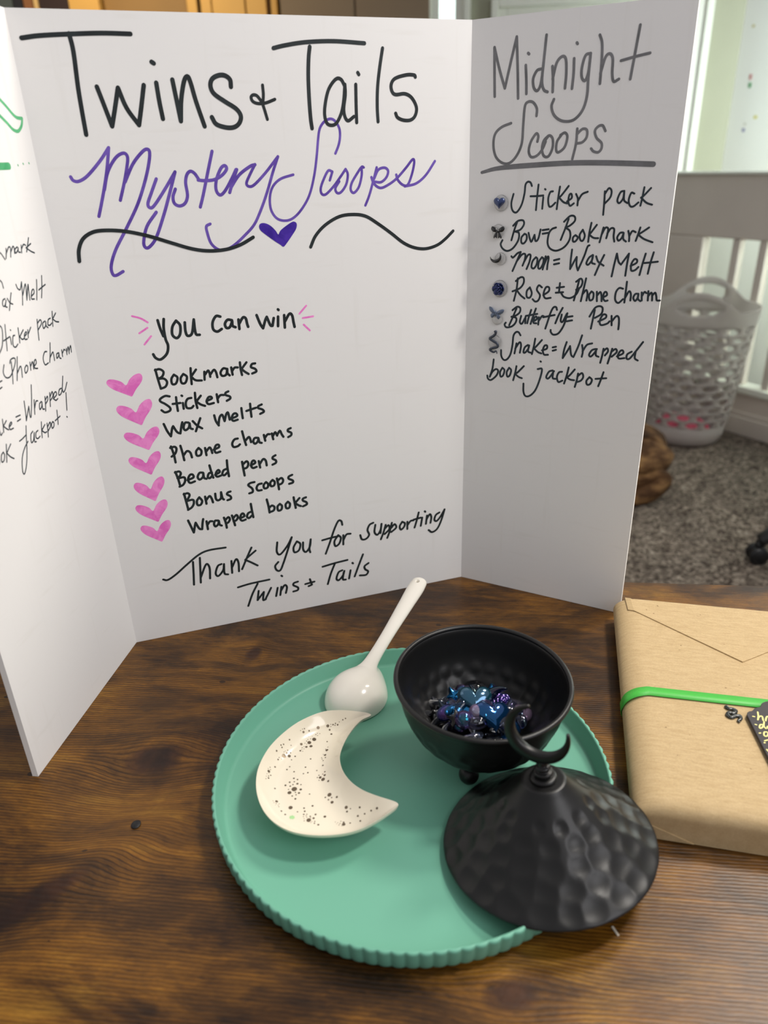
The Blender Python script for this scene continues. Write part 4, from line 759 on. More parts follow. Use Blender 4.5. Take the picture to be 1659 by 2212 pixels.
# ------------------------------------------------------------------ white ceramic spoon, turned upside down
M_ceramic = plain('white_glazed_ceramic', '#f1ece0', .16, spec=.5, coat=.3)
def spoon():
    z0 = .0034
    fr = P(778, 1563, z0); nk = P(803, 1428, .021); en = P(906, 1258, .043)
    c = Vector((P(768, 1500, z0+.01).x, fr.y+.0262, z0)); a = Vector((nk.x-c.x, nk.y-c.y, 0)).normalized(); s = Vector((a.y, -a.x, 0))
    root = empty('spoon', (c.x, c.y, z0)); tag(root, 'white ceramic ladle spoon lying upside down with its handle over the tray rim', 'spoon')
    vs = []; fs = []; nu, nv = 64, 20; La, Lb, Hh2 = .0262, .0232, .0225
    for j in range(nv+1):
        ph = PI/2*j/nv
        for i in range(nu):
            th = 2*PI*i/nu; ca = math.cos(th); k = math.cos(ph)
            bulge = 1+.30*max(0, ca)**6
            vs.append(a*(La*ca*k*bulge)+s*(Lb*math.sin(th)*k)+Vector((0, 0, Hh2*math.sin(ph)**.92)))
    for j in range(nv):
        for i in range(nu): l = (i+1) % nu; fs.append((j*nu+i, j*nu+l, (j+1)*nu+l, (j+1)*nu+i))
    fs.append(tuple(range(nu))[::-1])
    # handle: swept section with changing width
    h0 = Vector((c.x, c.y, z0))+a*.006+Vector((0, 0, .0135)); pts = [h0, Vector((c.x, c.y, z0))+a*.0175+Vector((0, 0, .0145)), nk, nk.lerp(en, .3), nk.lerp(en, .7), en]
    pts = [p-Vector((c.x, c.y, z0)) for p in pts]
    path = cr([tuple(p) for p in pts], 8); n = len(path); rd = []
    wk = cr([(0, .0105), (.2, .0092), (.4, .0060), (.6, .0055), (.8, .0068), (.93, .0076), (1, .0070)], 8)
    for i in range(n):
        t = i/(n-1); rd.append(min(wk, key=lambda q: abs(q[0]-t))[1])
    v, f = tube(path, rd, 20, .62); k = len(vs); vs += v; fs += [tuple(i+k for i in q) for q in f]
    # rounded end
    e = path[-1]; dv = (Vector(path[-1])-Vector(path[-2])).normalized(); sd = dv.cross(Vector((0, 0, 1))).normalized(); up = sd.cross(dv)
    q, qf = sphere(1, (0, 0, 0), 24, 14); k = len(vs); vs += [Vector(e)+sd*(p.x*.0069)+dv*(p.y*.0046)+up*(p.z*.0042) for p in q]; fs += [tuple(i+k for i in g) for g in qf]
    o = mesh('ladle', vs, fs, M_ceramic, root)
    rm = o.modifiers.new('r', 'REMESH'); rm.mode = 'VOXEL'; rm.voxel_size = .00055
    sm = o.modifiers.new('s', 'SMOOTH'); sm.iterations = 22; sm.factor = .6
    hc = Vector(path[-1])-dv*.0030
    bm_v, bm_f = lathe([(0, -.01), (.0019, -.01), (.0019, .01), (0, .01)], 24); h = mesh('hole_cutter', [hc+sd*x+dv*y+up*z for x, y, z in bm_v], bm_f, None, root); weld(h)
    bo = o.modifiers.new('b', 'BOOLEAN'); bo.operation = 'DIFFERENCE'; bo.object = h; bo.solver = 'EXACT'
    bpy.context.view_layer.update(); dg = bpy.context.evaluated_depsgraph_get()
    ev = bpy.data.meshes.new_from_object(o.evaluated_get(dg)); o.modifiers.clear(); o.data = ev
    ev.materials.clear(); ev.materials.append(M_ceramic); ev.polygons.foreach_set('use_smooth', [True]*len(ev.polygons))
    bpy.data.objects.remove(h)
    o.name = 'ladle_body'
    # turn the single mesh into the thing itself
    o.parent = None; o.location = root.location; lab = root['label']; bpy.data.objects.remove(root); o.name = 'spoon'; tag(o, lab, 'spoon')
spoon()

# ------------------------------------------------------------------ crescent moon dish
M_dish = plain('cream_glaze', '#e8dfca', .14, spec=.5, coat=.4)
def moon_dish():
    k = 4.74; DZ = .0235
    O = [(1290, 205), (1240, 186), (1150, 174), (1000, 161), (830, 168), (680, 213), (520, 293), (380, 398), (260, 518), (180, 638), (125, 768), (107, 900), (118, 1020), (160, 1145), (230, 1250), (330, 1335), (450, 1395), (600, 1430), (750, 1442), (900, 1437), (1050, 1415), (1200, 1368), (1350, 1290), (1480, 1205), (1555, 1150), (1568, 1128)]
    I = [(1290, 205), (1270, 225), (1190, 262), (1110, 340), (1040, 440), (985, 560), (968, 660), (1000, 780), (1080, 888), (1200, 975), (1350, 1036), (1480, 1078), (1550, 1105), (1568, 1128)]
    def outline(L, n):
        q = [P(530+a/k, 1500+b/k, DZ) for a, b in L]; q = [Vector(p) for p in cr([tuple(p) for p in q], 10)]
        d = [0]
        for a, b in zip(q, q[1:]): d.append(d[-1]+(b-a).length)
        out = []; j = 0
        for i in range(n+1):
            t = d[-1]*i/n
            while j < len(q)-2 and d[j+1] < t: j += 1
            out.append(q[j].lerp(q[j+1], (t-d[j])/max(1e-9, d[j+1]-d[j])))
        return out
    n, m = 90, 26; A, B = outline(O, n), outline(I, n)
    org = P(640, 1670, 0); root_loc = Vector((org.x, org.y, .0031)); vs = []; fs = []
    def depth_prof(w, d):      # w width, d distance to nearer rim
        D = .017; t = min(1, d/D); return .0105*min(1, (w/.030))*(1-(1-t)**2.2)
    top = {}; bot = {}
    for i in range(1, n):
        a, b = A[i], B[i]; w = (b-a).length
        for j in range(m+1):
            x = j/m; x = .5-.5*math.cos(PI*x); p = a.lerp(b, x); d = w*min(x, 1-x)
            top[i, j] = len(vs); vs.append(p-Vector((0, 0, depth_prof(w, d)))-root_loc)
        for j in range(m+1):
            x = j/m; x = .5-.5*math.cos(PI*x); p = a.lerp(b, x); d = w*min(x, 1-x)
            low = .0026*min(1, d/.0008)**.5+.0180*min(1, w/.030)*min(1, d/.023)**1.05
            if j in (0, m): continue
            z = max(p.z-low, .0034); bot[i, j] = len(vs); vs.append(Vector((p.x, p.y, z))-root_loc)
    t0 = len(vs); vs.append(A[0]-root_loc); t1 = len(vs); vs.append(A[-1]-root_loc)
    g = lambda i, j: bot.get((i, j), top[i, j])
    for i in range(1, n-1):
        for j in range(m):
            fs.append((top[i, j], top[i, j+1], top[i+1, j+1], top[i+1, j])); fs.append((g(i, j), g(i+1, j), g(i+1, j+1), g(i, j+1)))
    for j in range(m):
        fs.append((t0, top[1, j+1], top[1, j])); fs.append((t0, g(1, j), g(1, j+1))); fs.append((t1, top[n-1, j], top[n-1, j+1])); fs.append((t1, g(n-1, j+1), g(n-1, j)))
    o = mesh('moon_dish', vs, fs, M_dish); o.location = root_loc
    bm = bmesh.new(); bm.from_mesh(o.data); bmesh.ops.recalc_face_normals(bm, faces=bm.faces); bm.to_mesh(o.data); bm.free()
    sub = o.modifiers.new('s', 'SUBSURF'); sub.levels = 1; sub.render_levels = 1
    tag(o, 'cream crescent moon dish with dark speckles lying in the tray', 'dish')
    bpy.context.view_layer.update(); dg = bpy.context.evaluated_depsgraph_get(); me = o.evaluated_get(dg).to_mesh()
    bv = BVHTree.FromPolygons([v.co+root_loc for v in me.vertices], [tuple(p.vertices) for p in me.polygons])
    def disc(lst, name, mat, lobes=0):
        vs = []; fs = []
        for x, y, r in lst:
            v = ray(530+x/k, 1500+y/k).normalized(); hit, nn, _, _ = bv.ray_cast(EYE, v)
            if hit is None: continue
            if nn.dot(v) > 0: nn = -nn
            rr = 1.1*r/k*depth(hit)/F; u = nn.cross(Vector((0, 1, 0))).normalized(); w = nn.cross(u); c = len(vs); q = 16
            for i in range(q):
                a = 2*PI*i/q; f = rr*(1+(.3*math.sin(a*lobes) if lobes else 0))
                e = hit+u*(f*math.cos(a))+w*(f*math.sin(a)); h2 = bv.find_nearest(e)[0]; vs.append(h2+nn*.00006-root_loc)
            fs.append(tuple(range(c, c+q)))
        mesh(name, vs, fs, mat, o, smooth=False)
    D = '745,341,15 595,386,11 605,351,6 585,355,4 565,370,4 653,373,8 844,323,14 875,307,4 875,330,4 898,310,7 923,297,6 918,316,5 945,311,8 962,282,4 998,260,6 1026,246,6 863,363,9 881,407,10 762,402,4 738,398,4 722,412,5 740,422,4 705,461,19 655,494,18 672,531,15 625,538,12 573,510,13 685,430,3 646,431,3 669,455,4 640,461,4 628,479,5 610,501,4 629,511,4 600,534,4 582,545,5 601,559,4 579,562,4 563,577,9 587,583,4 452,464,8 391,511,7 365,519,7 375,543,7 468,522,5 320,578,9 433,572,6 408,580,4 395,590,4 425,602,11 462,599,7 395,630,21 449,632,15 510,635,8 346,646,5 335,667,8 371,663,4 473,671,6 838,484,7 845,540,5 835,571,14 822,560,4 817,621,12 798,615,4 820,647,7 781,649,5 786,663,5 797,678,6 668,661,8 794,727,9 304,743,9 253,746,5 234,759,4 257,771,5 240,788,15 222,813,4 242,812,3 260,829,7 214,838,4 238,836,6 237,857,9 210,863,5 454,741,7 426,770,8 499,792,8 616,746,8 640,802,8 595,812,7 732,780,7 814,792,8 793,817,6 754,829,6 813,827,12 767,851,14 737,852,6 796,870,19 755,880,5 849,888,11 497,860,9 534,872,8 501,895,7 454,900,9 533,915,11 569,924,7 487,924,7 411,932,10 460,940,8 501,970,26 567,974,12 442,974,6 452,1007,19 513,1004,7 549,1010,11 519,1029,7 480,1041,8 512,1070,10 303,964,8 658,1021,7 861,1028,20 819,1055,8 884,1057,7 937,1051,11 851,1079,8 888,1105,15 320,1096,14 283,1090,4 292,1109,4 316,1118,5 347,1120,4 337,1135,4 308,1134,3 343,1150,5 463,1160,20 534,1203,7 369,1195,9 408,1230,9 688,1142,10 601,1165,9 608,1197,9 598,1229,8 630,1228,6 623,1243,5 595,1252,5 629,1259,5 664,1249,8 667,1263,5 719,1230,10 699,1268,11 649,1288,22 601,1273,4 602,1295,5 711,1301,6 668,1313,4 682,1304,4 708,1320,7 747,1335,10 814,1252,13 1033,1157,16 1076,1171,6 1041,1200,10 1171,1157,10 1152,1245,10 1222,1223,8 1288,1190,9 1348,1166,12 921,1307,4 946,1315,4 978,1300,5 1007,1310,9 969,1323,5 934,1327,3 958,1338,5 1007,1331,17 988,1345,4 1073,1318,8 1177,1296,9'
    disc([tuple(float(q) for q in a.split(',')) for a in D.split()], 'speckle_print', plain('bronze_speckle', '#6b5d4a', .3, .35, var=.25, vscale=120))
    disc([(478, 1260, 25)], 'green_splash', plain('green_glaze_mark', '#a5d394', .35, var=.15, vscale=900), 7)
moon_dish()

# ------------------------------------------------------------------ book parcel in kraft paper
PF, PBk = P(1395, 1738, .026), P(1345, 1290, .026)
pyaw = math.atan2(-(PBk.x-PF.x), PBk.y-PF.y); PLn = (PBk-PF).length; PW = .165; PH = .026
PM = Matrix.Translation((PF.x, PF.y, 0)) @ Matrix.Rotation(pyaw, 4, 'Z'); PMi = PM.inverted()
def kraft():
    t = NT('kraft_paper'); co = t.obj()
    n = t.noise(t.scale(co, (1, 6, 1)), 90, 5, .7); n2 = t.noise(co, 900, 3, .7); n3 = t.noise(co, 210, 2, .5)
    c = t.ramp(n, [(.3, lin('#b59c73')), (.7, lin('#c6ae86'))]); c = t.mix(.6, c, t.ramp(n2, [(.3, (.82, .8, .77)), (.7, (1.08, 1.07, 1.05))]), 'MULTIPLY')
    c = t.mix(1.0, c, t.ramp(n3, [(.0, (1, 1, 1)), (.755, (1, 1, 1)), (.78, (.45, .4, .33))]), 'MULTIPLY')
    t.l(c, t.b.inputs['Base Color']); t.b.inputs['Roughness'].default_value = .75; t.b.inputs['Specular IOR Level'].default_value = .25
    t.bump(n2, .12, .0004); return t.m
M_kraft = kraft()
def parcel():
    root = empty('wrapped_parcel', (PF.x, PF.y, 0), pyaw); tag(root, 'book parcel wrapped in brown kraft paper with a green ribbon on the desk', 'parcel')
    # wrapped block: cross-section bulging on the left, slightly crisp corners, swept front to back
    sec = [(.012+.0185*math.cos(a)*(1 if abs(math.cos(a)) < .98 else 1), PH/2+(PH/2)*math.sin(a)) for a in [PI*1.5-PI*i/22 for i in range(23)]]
    sec += [(PW-.010+.0135*math.cos(a), PH/2+(PH/2)*math.sin(a)) for a in [PI/2-PI*i/22 for i in range(23)]]
    sec = [(x, max(.0004, z)) for x, z in sec]; vs = []; fs = []; n = len(sec)
    ys = [(0, .20), (0, .36), (.0006, .55), (.0018, .72), (.0038, .86), (.0066, .95), (.010, .99), (.0145, 1.0), (PLn*.5, 1.0), (PLn-.004, 1.0), (PLn-.0012, .985), (PLn, .95), (PLn+.001, .6)]
    cxm = PW/2; cz = PH/2
    for y, s in ys:
        for x, z in sec:
            k = 1-(1-s)*.10; vs.append((cxm+(x-cxm)*(1-(1-s)*.012), y, max(.0004, cz+(z-cz)*s if z > cz else z)))
    m = len(ys)
    for i in range(m-1):
        for k in range(n): l = (k+1) % n; fs.append((i*n+k, i*n+l, (i+1)*n+l, (i+1)*n+k))
    fs.append(tuple(range(n))); fs.append(tuple(range((m-1)*n, m*n))[::-1])
    o = mesh('paper_wrapping', vs, fs, M_kraft, root); bm = bmesh.new(); bm.from_mesh(o.data); bmesh.ops.recalc_face_normals(bm, faces=bm.faces); bm.to_mesh(o.data); bm.free()
    def loc(px, py, z=PH): q = PMi @ P(px, py, z); return q.x, q.y
    def sheet(name, pts, z0, z1):        # paper flap: thin solid over a polygon of (x, y)
        k = len(pts); tz = lambda x: 0 if x >= .012 else (PH/2)*(math.sqrt(max(0, 1-((.012-x)/.0185)**2))-1)
        vs = [(x, y, z1+tz(x)) for x, y in pts]+[(x, y, z0+tz(x)) for x, y in pts]
        fs = [tuple(range(k))]+[tuple(range(k, 2*k))[::-1]]+[(i, k+i, k+(i+1) % k, (i+1) % k) for i in range(k)]
        ob = mesh(name, vs, fs, M_kraft, root, smooth=False); bm = bmesh.new(); bm.from_mesh(ob.data); bmesh.ops.recalc_face_normals(bm, faces=bm.faces); bm.to_mesh(ob.data); bm.free()
        b = ob.modifiers.new('b', 'BEVEL'); b.width = .00012; b.segments = 2
    q = lambda x, y: loc(1300+x/4.621, 1220+y/4.621)
    tl = q(205, 303); vtx = q(1405, 975); r1_ = q(1659, 870)
    # left flap edge doubled over (narrow fold band) and the right flap under it
    sheet('folded_flap', [q(232, 316), q(285, 336), q(1330, 880), q(1460, 950), q(1405, 978), q(320, 462), q(262, 442)], PH-.0004, PH+.0010)
    e1, e2 = q(1330, 880), q(1659, 722); ext = lambda a, b, L: (b[0]+(b[0]-a[0])*L, b[1]+(b[1]-a[1])*L)
    e3, e4 = q(1405, 978), q(1659, 876)
    sheet('folded_flap', [e1, ext(e1, e2, .75), ext(e3, e4, .9), e3], PH-.0004, PH+.0008)
    # front end flap
    tri = [(.0005, .0125), (.030, .0008), (.0005, .0008)]; mesh('end_crease', [(x, -.0007, z) for x, z in tri]+[(x, .0004, z) for x, z in tri], [(0, 2, 1), (3, 4, 5), (0, 1, 4, 3), (1, 2, 5, 4), (2, 0, 3, 5)], M_kraft, root, smooth=False)
    # ribbon round the middle
    rb = MB(); w = .0096; rx = [(-.0068, .0105), (-.0069, .0150), (-.0045, .0212), (.001, .0252), (.008, .0266), (.020, PH+.0007), (.06, PH+.0007), (PW-.012, PH+.0007), (PW+.001, PH), (PW+.0047, .013), (PW, .0006)]
    rx = [(-.0034, .0048)]+rx
    y0 = loc(1342, 1540, .010)[1]; yt = loc(1420, 1497)[1]; yr = loc(1640, 1521)[1]; xr_ = loc(1640, 1521)[0]
    vs = []; fs = []
    rxs = cr(rx, 5)
    for x, z in rxs:
        if x < .010: t = max(0, min(1, (x+.0069)/.0169)); y = y0+(yt-y0)*(.35+.65*t)
        else: y = yt+(yr-yt)*(x-.010)/(xr_-.010)
        for dy in (-w/2, w/2): vs.append((x, y+dy, z+.0001))
    for i in range(len(rxs)-1): fs.append((2*i, 2*i+1, 2*i+3, 2*i+2))
    t = NT('green_satin'); wv = t.n('ShaderNodeTexWave', bands_direction='DIAGONAL'); t.l(t.obj(), wv.inputs['Vector']); wv.inputs['Scale'].default_value = 700
    t.l(t.ramp(wv.outputs['Fac'], [(.2, lin('#2f9a30')), (.8, lin('#56c94e'))]), t.b.inputs['Base Color']); t.b.inputs['Roughness'].default_value = .45; t.b.inputs['Anisotropic'].default_value = .6
    r = mesh('ribbon', vs, fs, t.m, root); so = r.modifiers.new('s', 'SOLIDIFY'); so.thickness = .0003; r['label'] = 'green satin ribbon'
    # tag with yellow writing
    k = 10.05; TZ = PH+.0032; tq = lambda x, y: (P(1560+x/k, 1440+y/k, TZ))
    a, b = tq(535, 1040), tq(995, 1960); ed = (b-a).normalized(); ac = Vector((-ed.y, ed.x, 0))   # along the left side, and across
    if ac.x < 0: ac = -ac
    Lg = .060
    def tp(u, v): return a+ed*u+ac*v
    lo = [((tq(x, y)-a).dot(ed), (tq(x, y)-a).dot(ac)) for x, y in ((995, 1960), (765, 1500), (552, 1074), (535, 1035), (548, 990), (590, 966), (640, 962), (672, 935), (700, 903), (760, 882), (815, 873), (842, 846), (850, 806), (885, 775), (940, 757), (995, 747))]
    Wd = lo[-1][1]*2+.004; lo[0] = (Lg-.004, 0.0)
    out = lo+[(u, Wd-v) for u, v in lo[::-1]]; out += [(Lg, Wd-.004), (Lg, .004)]
    n = len(out); vs = [tuple(tp(u, v)) for u, v in out]; vs += [(x, y, z-.0022) for x, y, z in vs]
    tg = mesh('gift_tag', vs, [tuple(range(n)), tuple(range(n, 2*n))[::-1]]+[(i, i+n, (i+1) % n+n, (i+1) % n) for i in range(n)], plain('black_chipboard', '#3a3638', .7, var=.08, vscale=200))
    bm = bmesh.new(); bm.from_mesh(tg.data); bmesh.ops.recalc_face_normals(bm, faces=bm.faces); bm.to_mesh(tg.data); bm.free(); tg.data.polygons.foreach_set('use_smooth', [False]*len(tg.data.polygons))
    bv = tg.modifiers.new('b', 'BEVEL'); bv.width = .0003; bv.segments = 2
    tag(tg, 'black gift tag with yellow handwriting lying on the kraft parcel', 'gift tag')
    M_yel = plain('yellow_paint_pen', '#ece08a', .5)
    sf = Surf(lambda px, py: (lambda p: (p.x, p.y, depth(p)))(P(px, py, TZ+.0001)), lambda u, v, k=0.0: Vector((u, v, TZ+.00012+k)))
    write('lettering', sf, (1560, 1440, k), 34, '668,1080 700,1085;772,985 785,1080 775,1155;780,1110 830,1075 870,1085 890,1170;945,1175 955,1120 975,1085 1010,1080;720,1255 745,1262;865,1255 825,1265 810,1310 825,1340 870,1320 895,1270;910,1195 905,1290 950,1345;1010,1290 980,1310 990,1340 1030,1345;810,1445 832,1440;970,1420 920,1420 905,1470 930,1510 985,1500 1000,1440;925,1610 1000,1590;915,1655 930,1650;970,1800 1020,1860', M_yel, tg, 'yellow handwriting')
    return loc
ploc = parcel()

# ------------------------------------------------------------------ little solids used for beads and charms
def star_outline(r, r2, n=5, q=4):
    o = []
    for i in range(2*n):
        a = PI/2+PI*i/n; rr = r if i % 2 == 0 else r2; o.append((rr*math.cos(a), rr*math.sin(a)))
    return [(x, y) for x, y in cr(o, q, True)]
def heart_outline(r, n=40):
    return [(r*.062*16*math.sin(2*PI*i/n)**3, r*.062*(13*math.cos(2*PI*i/n)-5*math.cos(4*PI*i/n)-2*math.cos(6*PI*i/n)-math.cos(8*PI*i/n))+r*.12) for i in range(n)][::-1]
def crescent(r, thick, h, span=118, seg=14, m=26):
    vs = []; fs = []
    for i in range(m+1):
        t = i/m; a = math.radians(-span+2*span*t); s = math.sin(PI*(.02+.96*t)); hw = .02*r+thick*s; ht = .04*r+h*s**.8
        d = Vector((math.sin(a), -math.cos(a), 0)); c = d*(r-hw)
        for k in range(seg): b = 2*PI*k/seg; vs.append(c+d*(hw*math.cos(b))+Vector((0, 0, ht*math.sin(b))))
    for i in range(m):
        for k in range(seg): l = (k+1) % seg; fs.append((i*seg+k, i*seg+l, (i+1)*seg+l, (i+1)*seg+k))
    fs.append(tuple(range(seg))[::-1]); fs.append(tuple(range(m*seg, m*seg+seg))); return vs, fs
def rose(r):
    m = MB(); ring = [(r*.62, r*.42, 6, -.1, 0), (r*.44, r*.36, 5, .22, .4), (r*.25, r*.28, 4, .42, .9)]
    for R, pr, n, z, ph in ring:
        for k in range(n):
            a = 2*PI*k/n+ph; o = [(pr*math.cos(2*PI*i/18), pr*.8*math.sin(2*PI*i/18)) for i in range(18)]
            v, f = pillow(o, r*.10, 3); m.add(v, f, Matrix.Rotation(a, 4, 'Z') @ Matrix.Translation((R, 0, z*r)) @ Matrix.Rotation(-.45, 4, 'Y') @ Matrix.Rotation(PI/2, 4, 'Z'))
    v, f = tube([(r*.16*(1-i/26)*math.cos(i*.55), r*.16*(1-i/26)*math.sin(i*.55), r*(.52+.004*i)) for i in range(22)], r*.055, 8); m.add(v, f)
    v, f = sphere(r*.55, (0, 0, 0), 20, 10, (1, 1, .55)); m.add(v, f); return m.v, m.f
def bow(r):
    m = MB()
    for s in (-1, 1):
        o = cr([(0, .02*r), (s*.35*r, .48*r), (s*.85*r, .66*r), (s*1.0*r, .30*r), (s*.72*r, -.06*r), (s*.30*r, -.10*r)], 4, True)
        if s > 0: o = o[::-1]
        v, f = pillow(o, r*.16, 4); m.add(v, f)
        o = cr([(0, 0), (s*.30*r, -.12*r), (s*.62*r, -.70*r), (s*.52*r, -.98*r), (s*.34*r, -.80*r), (s*.10*r, -.92*r), (s*.08*r, -.4*r)], 4, True)
        if s > 0: o = o[::-1]
        v, f = pillow(o, r*.10, 3, c=(s*.30*r, -.55*r)); m.add(v, f)
    v, f = sphere(r*.19, (0, 0, r*.06), 14, 8, (1, 1.1, .9)); m.add(v, f); return m.v, m.f
def butterfly(r):
    m = MB()
    for s in (-1, 1):
        for pts in ([(0, .05), (.45, .55), (1.0, .72), (.98, .32), (.62, .0), (.15, -.08)], [(0, -.02), (.40, .0), (.68, -.28), (.52, -.66), (.22, -.52)]):
            o = cr([(s*x*r, y*r) for x, y in pts], 4, True)
            if s < 0: o = o[::-1]
            v, f = pillow(o, r*.10, 3); m.add(v, f)
    v, f = tube([(0, .42*r, .02*r), (0, 0, .06*r), (0, -.5*r, .02*r)], [.05*r, .10*r, .04*r], 10); m.add(v, f); return m.v, m.f
def snake(r, w):
    P_ = cr([(.05, 1.0), (.12, .78), (-.05, .55), (-.38, .30), (-.10, .10), (.28, -.10), (.30, -.36), (-.12, -.50), (-.34, -.66), (-.02, -.84), (.22, -.72), (.30, -.95)], 6); n = len(P_)
    rd = [w*(1.25 if i < 5 else 1.0)*(1 if i < n*.7 else 1-.75*(i/n-.7)/.3) for i in range(n)]; rd[0] = w*.5
    return tube([(x*r, y*r, w*.8) for x, y in P_], rd, 10, .75)

# snake charm on the parcel
def parcel_snake():
    pts = [P(1560+x/10.05, 1440+y/10.05, PH+.0010) for x, y in ((75, 850), (130, 905), (225, 920), (295, 960), (255, 1010), (150, 1000), (120, 1050), (200, 1100), (300, 1065), (385, 1075), (400, 1140), (350, 1170), (380, 1215))]
    pa = cr([tuple(p) for p in pts], 7); n = len(pa); rd = [.0014 if i < n*.75 else .0014*(1-.6*(i/n-.75)/.25) for i in range(n)]; rd[0] = .0009
    v, f = tube(pa, rd, 12, .65)
    t = NT('black_silver_scales'); vo = t.n('ShaderNodeTexVoronoi', feature='DISTANCE_TO_EDGE'); t.l(t.obj(), vo.inputs['Vector']); vo.inputs['Scale'].default_value = 900
    t.l(t.ramp(vo.outputs[0], [(.0, (.30, .31, .29)), (.022, (.12, .13, .12)), (.045, (.004, .005, .005))]), t.b.inputs['Base Color']); t.b.inputs['Roughness'].default_value = .25
    o = mesh('snake_charm', v, f, t.m); tag(o, 'black snake charm with silver scales on the kraft parcel below the ribbon', 'charm')
parcel_snake()

# ------------------------------------------------------------------ charms glued on the right panel
def glue_mat():
    t = NT('clear_glue'); t.b.inputs['Base Color'].default_value = (.9, .9, .9, 1); t.b.inputs['Roughness'].default_value = .1
    tr = t.n('ShaderNodeBsdfTransparent'); fr = t.n('ShaderNodeFresnel'); fr.inputs[0].default_value = 1.4; gl = t.n('ShaderNodeBsdfGlossy'); gl.inputs['Roughness'].default_value = .08
    mx = t.n('ShaderNodeMixShader'); t.l(t.math('MULTIPLY', fr.outputs[0], 1.3), mx.inputs[0]); t.l(tr.outputs[0], mx.inputs[1]); t.l(gl.outputs[0], mx.inputs[2]); t.l(mx.outputs[0], t.t.nodes['Material Output'].inputs['Surface'])
    return t.m
M_glue = glue_mat()
M_bluem = plain('blue_pearl', '#2c3c66', .3, .35, coat=.5); M_blk = plain('glossy_black', '#0c0d10', .22, coat=.5); M_irid = plain('blue_iridescent', '#0f3d63', .15, .75, film=420); M_gbl = plain('grey_blue_pearl', '#5d6a80', .28, .4, coat=.4); M_slate = plain('slate_pearl', '#3d4452', .28, .4, coat=.4)
def charm(name, px, py, geo, mat, lab, glue, rot=0.0):
    q = V(px, py, PR.A, PR.d); o0 = q+PR.n*.0004
    x = PR.d; z = Vector((0, 0, 1)); y = PR.n
    M = Matrix(((x.x, 0, y.x, 0), (x.y, 0, y.y, 0), (0, 1, 0, 0), (0, 0, 0, 1)))
    root = empty(name, o0); root.rotation_mode = 'QUATERNION'; root.rotation_quaternion = M.to_quaternion(); tag(root, lab, 'charm', None)
    v, f = geo; v = [Vector(p) for p in v]; zm = min(p.z for p in v); R = Matrix.Rotation(rot, 4, 'Z'); v = [R @ (p-Vector((0, 0, zm-.0012))) for p in v]
    mesh(name.split('_')[0]+'_body', v, f, mat, root)
    gx, gy, gr = glue; v, f = sphere(gr, (gx, gy, .0007), 24, 12, (1, 1.05, .22)); mesh('glue_dot', v, f, M_glue, root)
charm('heart_charm', 1081, 438.5, pillow(heart_outline(.0046), .0022, 5, .001), M_bluem, 'dark blue heart charm glued beside the words Sticker pack', (.001, 0, .0056))
charm('bow_charm', 1077.5, 499, bow(.0055), M_blk, 'glossy black bow charm glued on the panel beside the words Bow=Bookmark', (0, 0, .0048))
charm('moon_charm', 1073.5, 554, crescent(.0047, .0013, .0012, 110), M_blk, 'black crescent moon charm glued beside the words Moon = Wax Melt', (.0035, -.0016, .0046), .35)
charm('rose_charm', 1079, 623, rose(.0056), M_irid, 'iridescent dark blue rose charm glued beside the words Rose = Phone charm', (.0006, 0, .0064))
charm('butterfly_charm', 1073, 676, butterfly(.0062), M_gbl, 'grey blue butterfly charm glued beside the words Butterfly = Pen', (.001, -.0045, .0045), -.15)
charm('snake_charm', 1069.5, 738, snake(.0098, .0011), M_slate, 'slate coloured curled snake charm glued beside the words Snake = Wrapped', (0, 0, .0056))

# ------------------------------------------------------------------ small things on the desk
p = P(294, 1782); v, f = lathe([(0, .0001), (.0028, .0001), (.0030, .0005), (.0026, .0009), (0, .0010)], 28)
o = mesh('black_disc', [(x*1.0, y*1.15, z) for x, y, z in v], f, plain('black_rubber', '#0d0d0e', .5)); o.location = p; tag(o, 'tiny round black disc lying on the bare wood left of the tray', 'disc')
p = P(1329, 2012); q = MB().box((-.0006, -.0028, 0), (.0006, .0028, .0006)).build('paper_sliver', plain('pale_paper', '#cfc7b6', .8), None, bevel=.0002); q.location = p; q.rotation_euler = (0, 0, .35); tag(q, 'tiny pale paper sliver on the desk below the black lid', 'paper scrap')

# ------------------------------------------------------------------ beads in the bowl
def pile_z(x, y):
    r2 = ((x-BC.x)**2+(y-BC.y)**2)/.034**2; return .0445-.0160*min(r2, 1.3)
def on_pile(px, py):
    z = .04
    for _ in range(12):
        q = P(px, py, z); z = .5*z+.5*pile_z(q.x, q.y)
    q = P(px, py, z); d = Vector((q.x-BC.x, q.y-BC.y, 0))
    if d.length > .033: d = d*(.033/d.length); q = Vector((BC.x+d.x, BC.y+d.y, pile_z(BC.x+d.x, BC.y+d.y)))
    return q
bm_ = dict(
    blue=plain('bead_blue', '#0d4f86', .10, .85, coat=.6, film=460), teal=plain('bead_teal', '#1d6479', .12, .75, coat=.6, film=430), navy=plain('bead_navy', '#141c3f', .12, .7, coat=.6, film=380),
    clear=plain('bead_clear', '#cfd8e2', .03, trans=1.0, ior=1.45), smoke=plain('bead_smoke', '#8790a6', .04, trans=.95, ior=1.45), violet=plain('bead_violet', '#8c82b4', .04, trans=.93, ior=1.5, film=320),
    pink=plain('bead_pink', '#b79cbd', .06, .3, trans=.6, ior=1.5, film=330), black=plain('bead_black', '#07070a', .15, coat=.6), cobalt=plain('bead_cobalt', '#1c1c78', .12, .6, coat=.6, film=400), bright=plain('bead_cyan', '#1a7dbb', .10, .85, coat=.6, film=470))
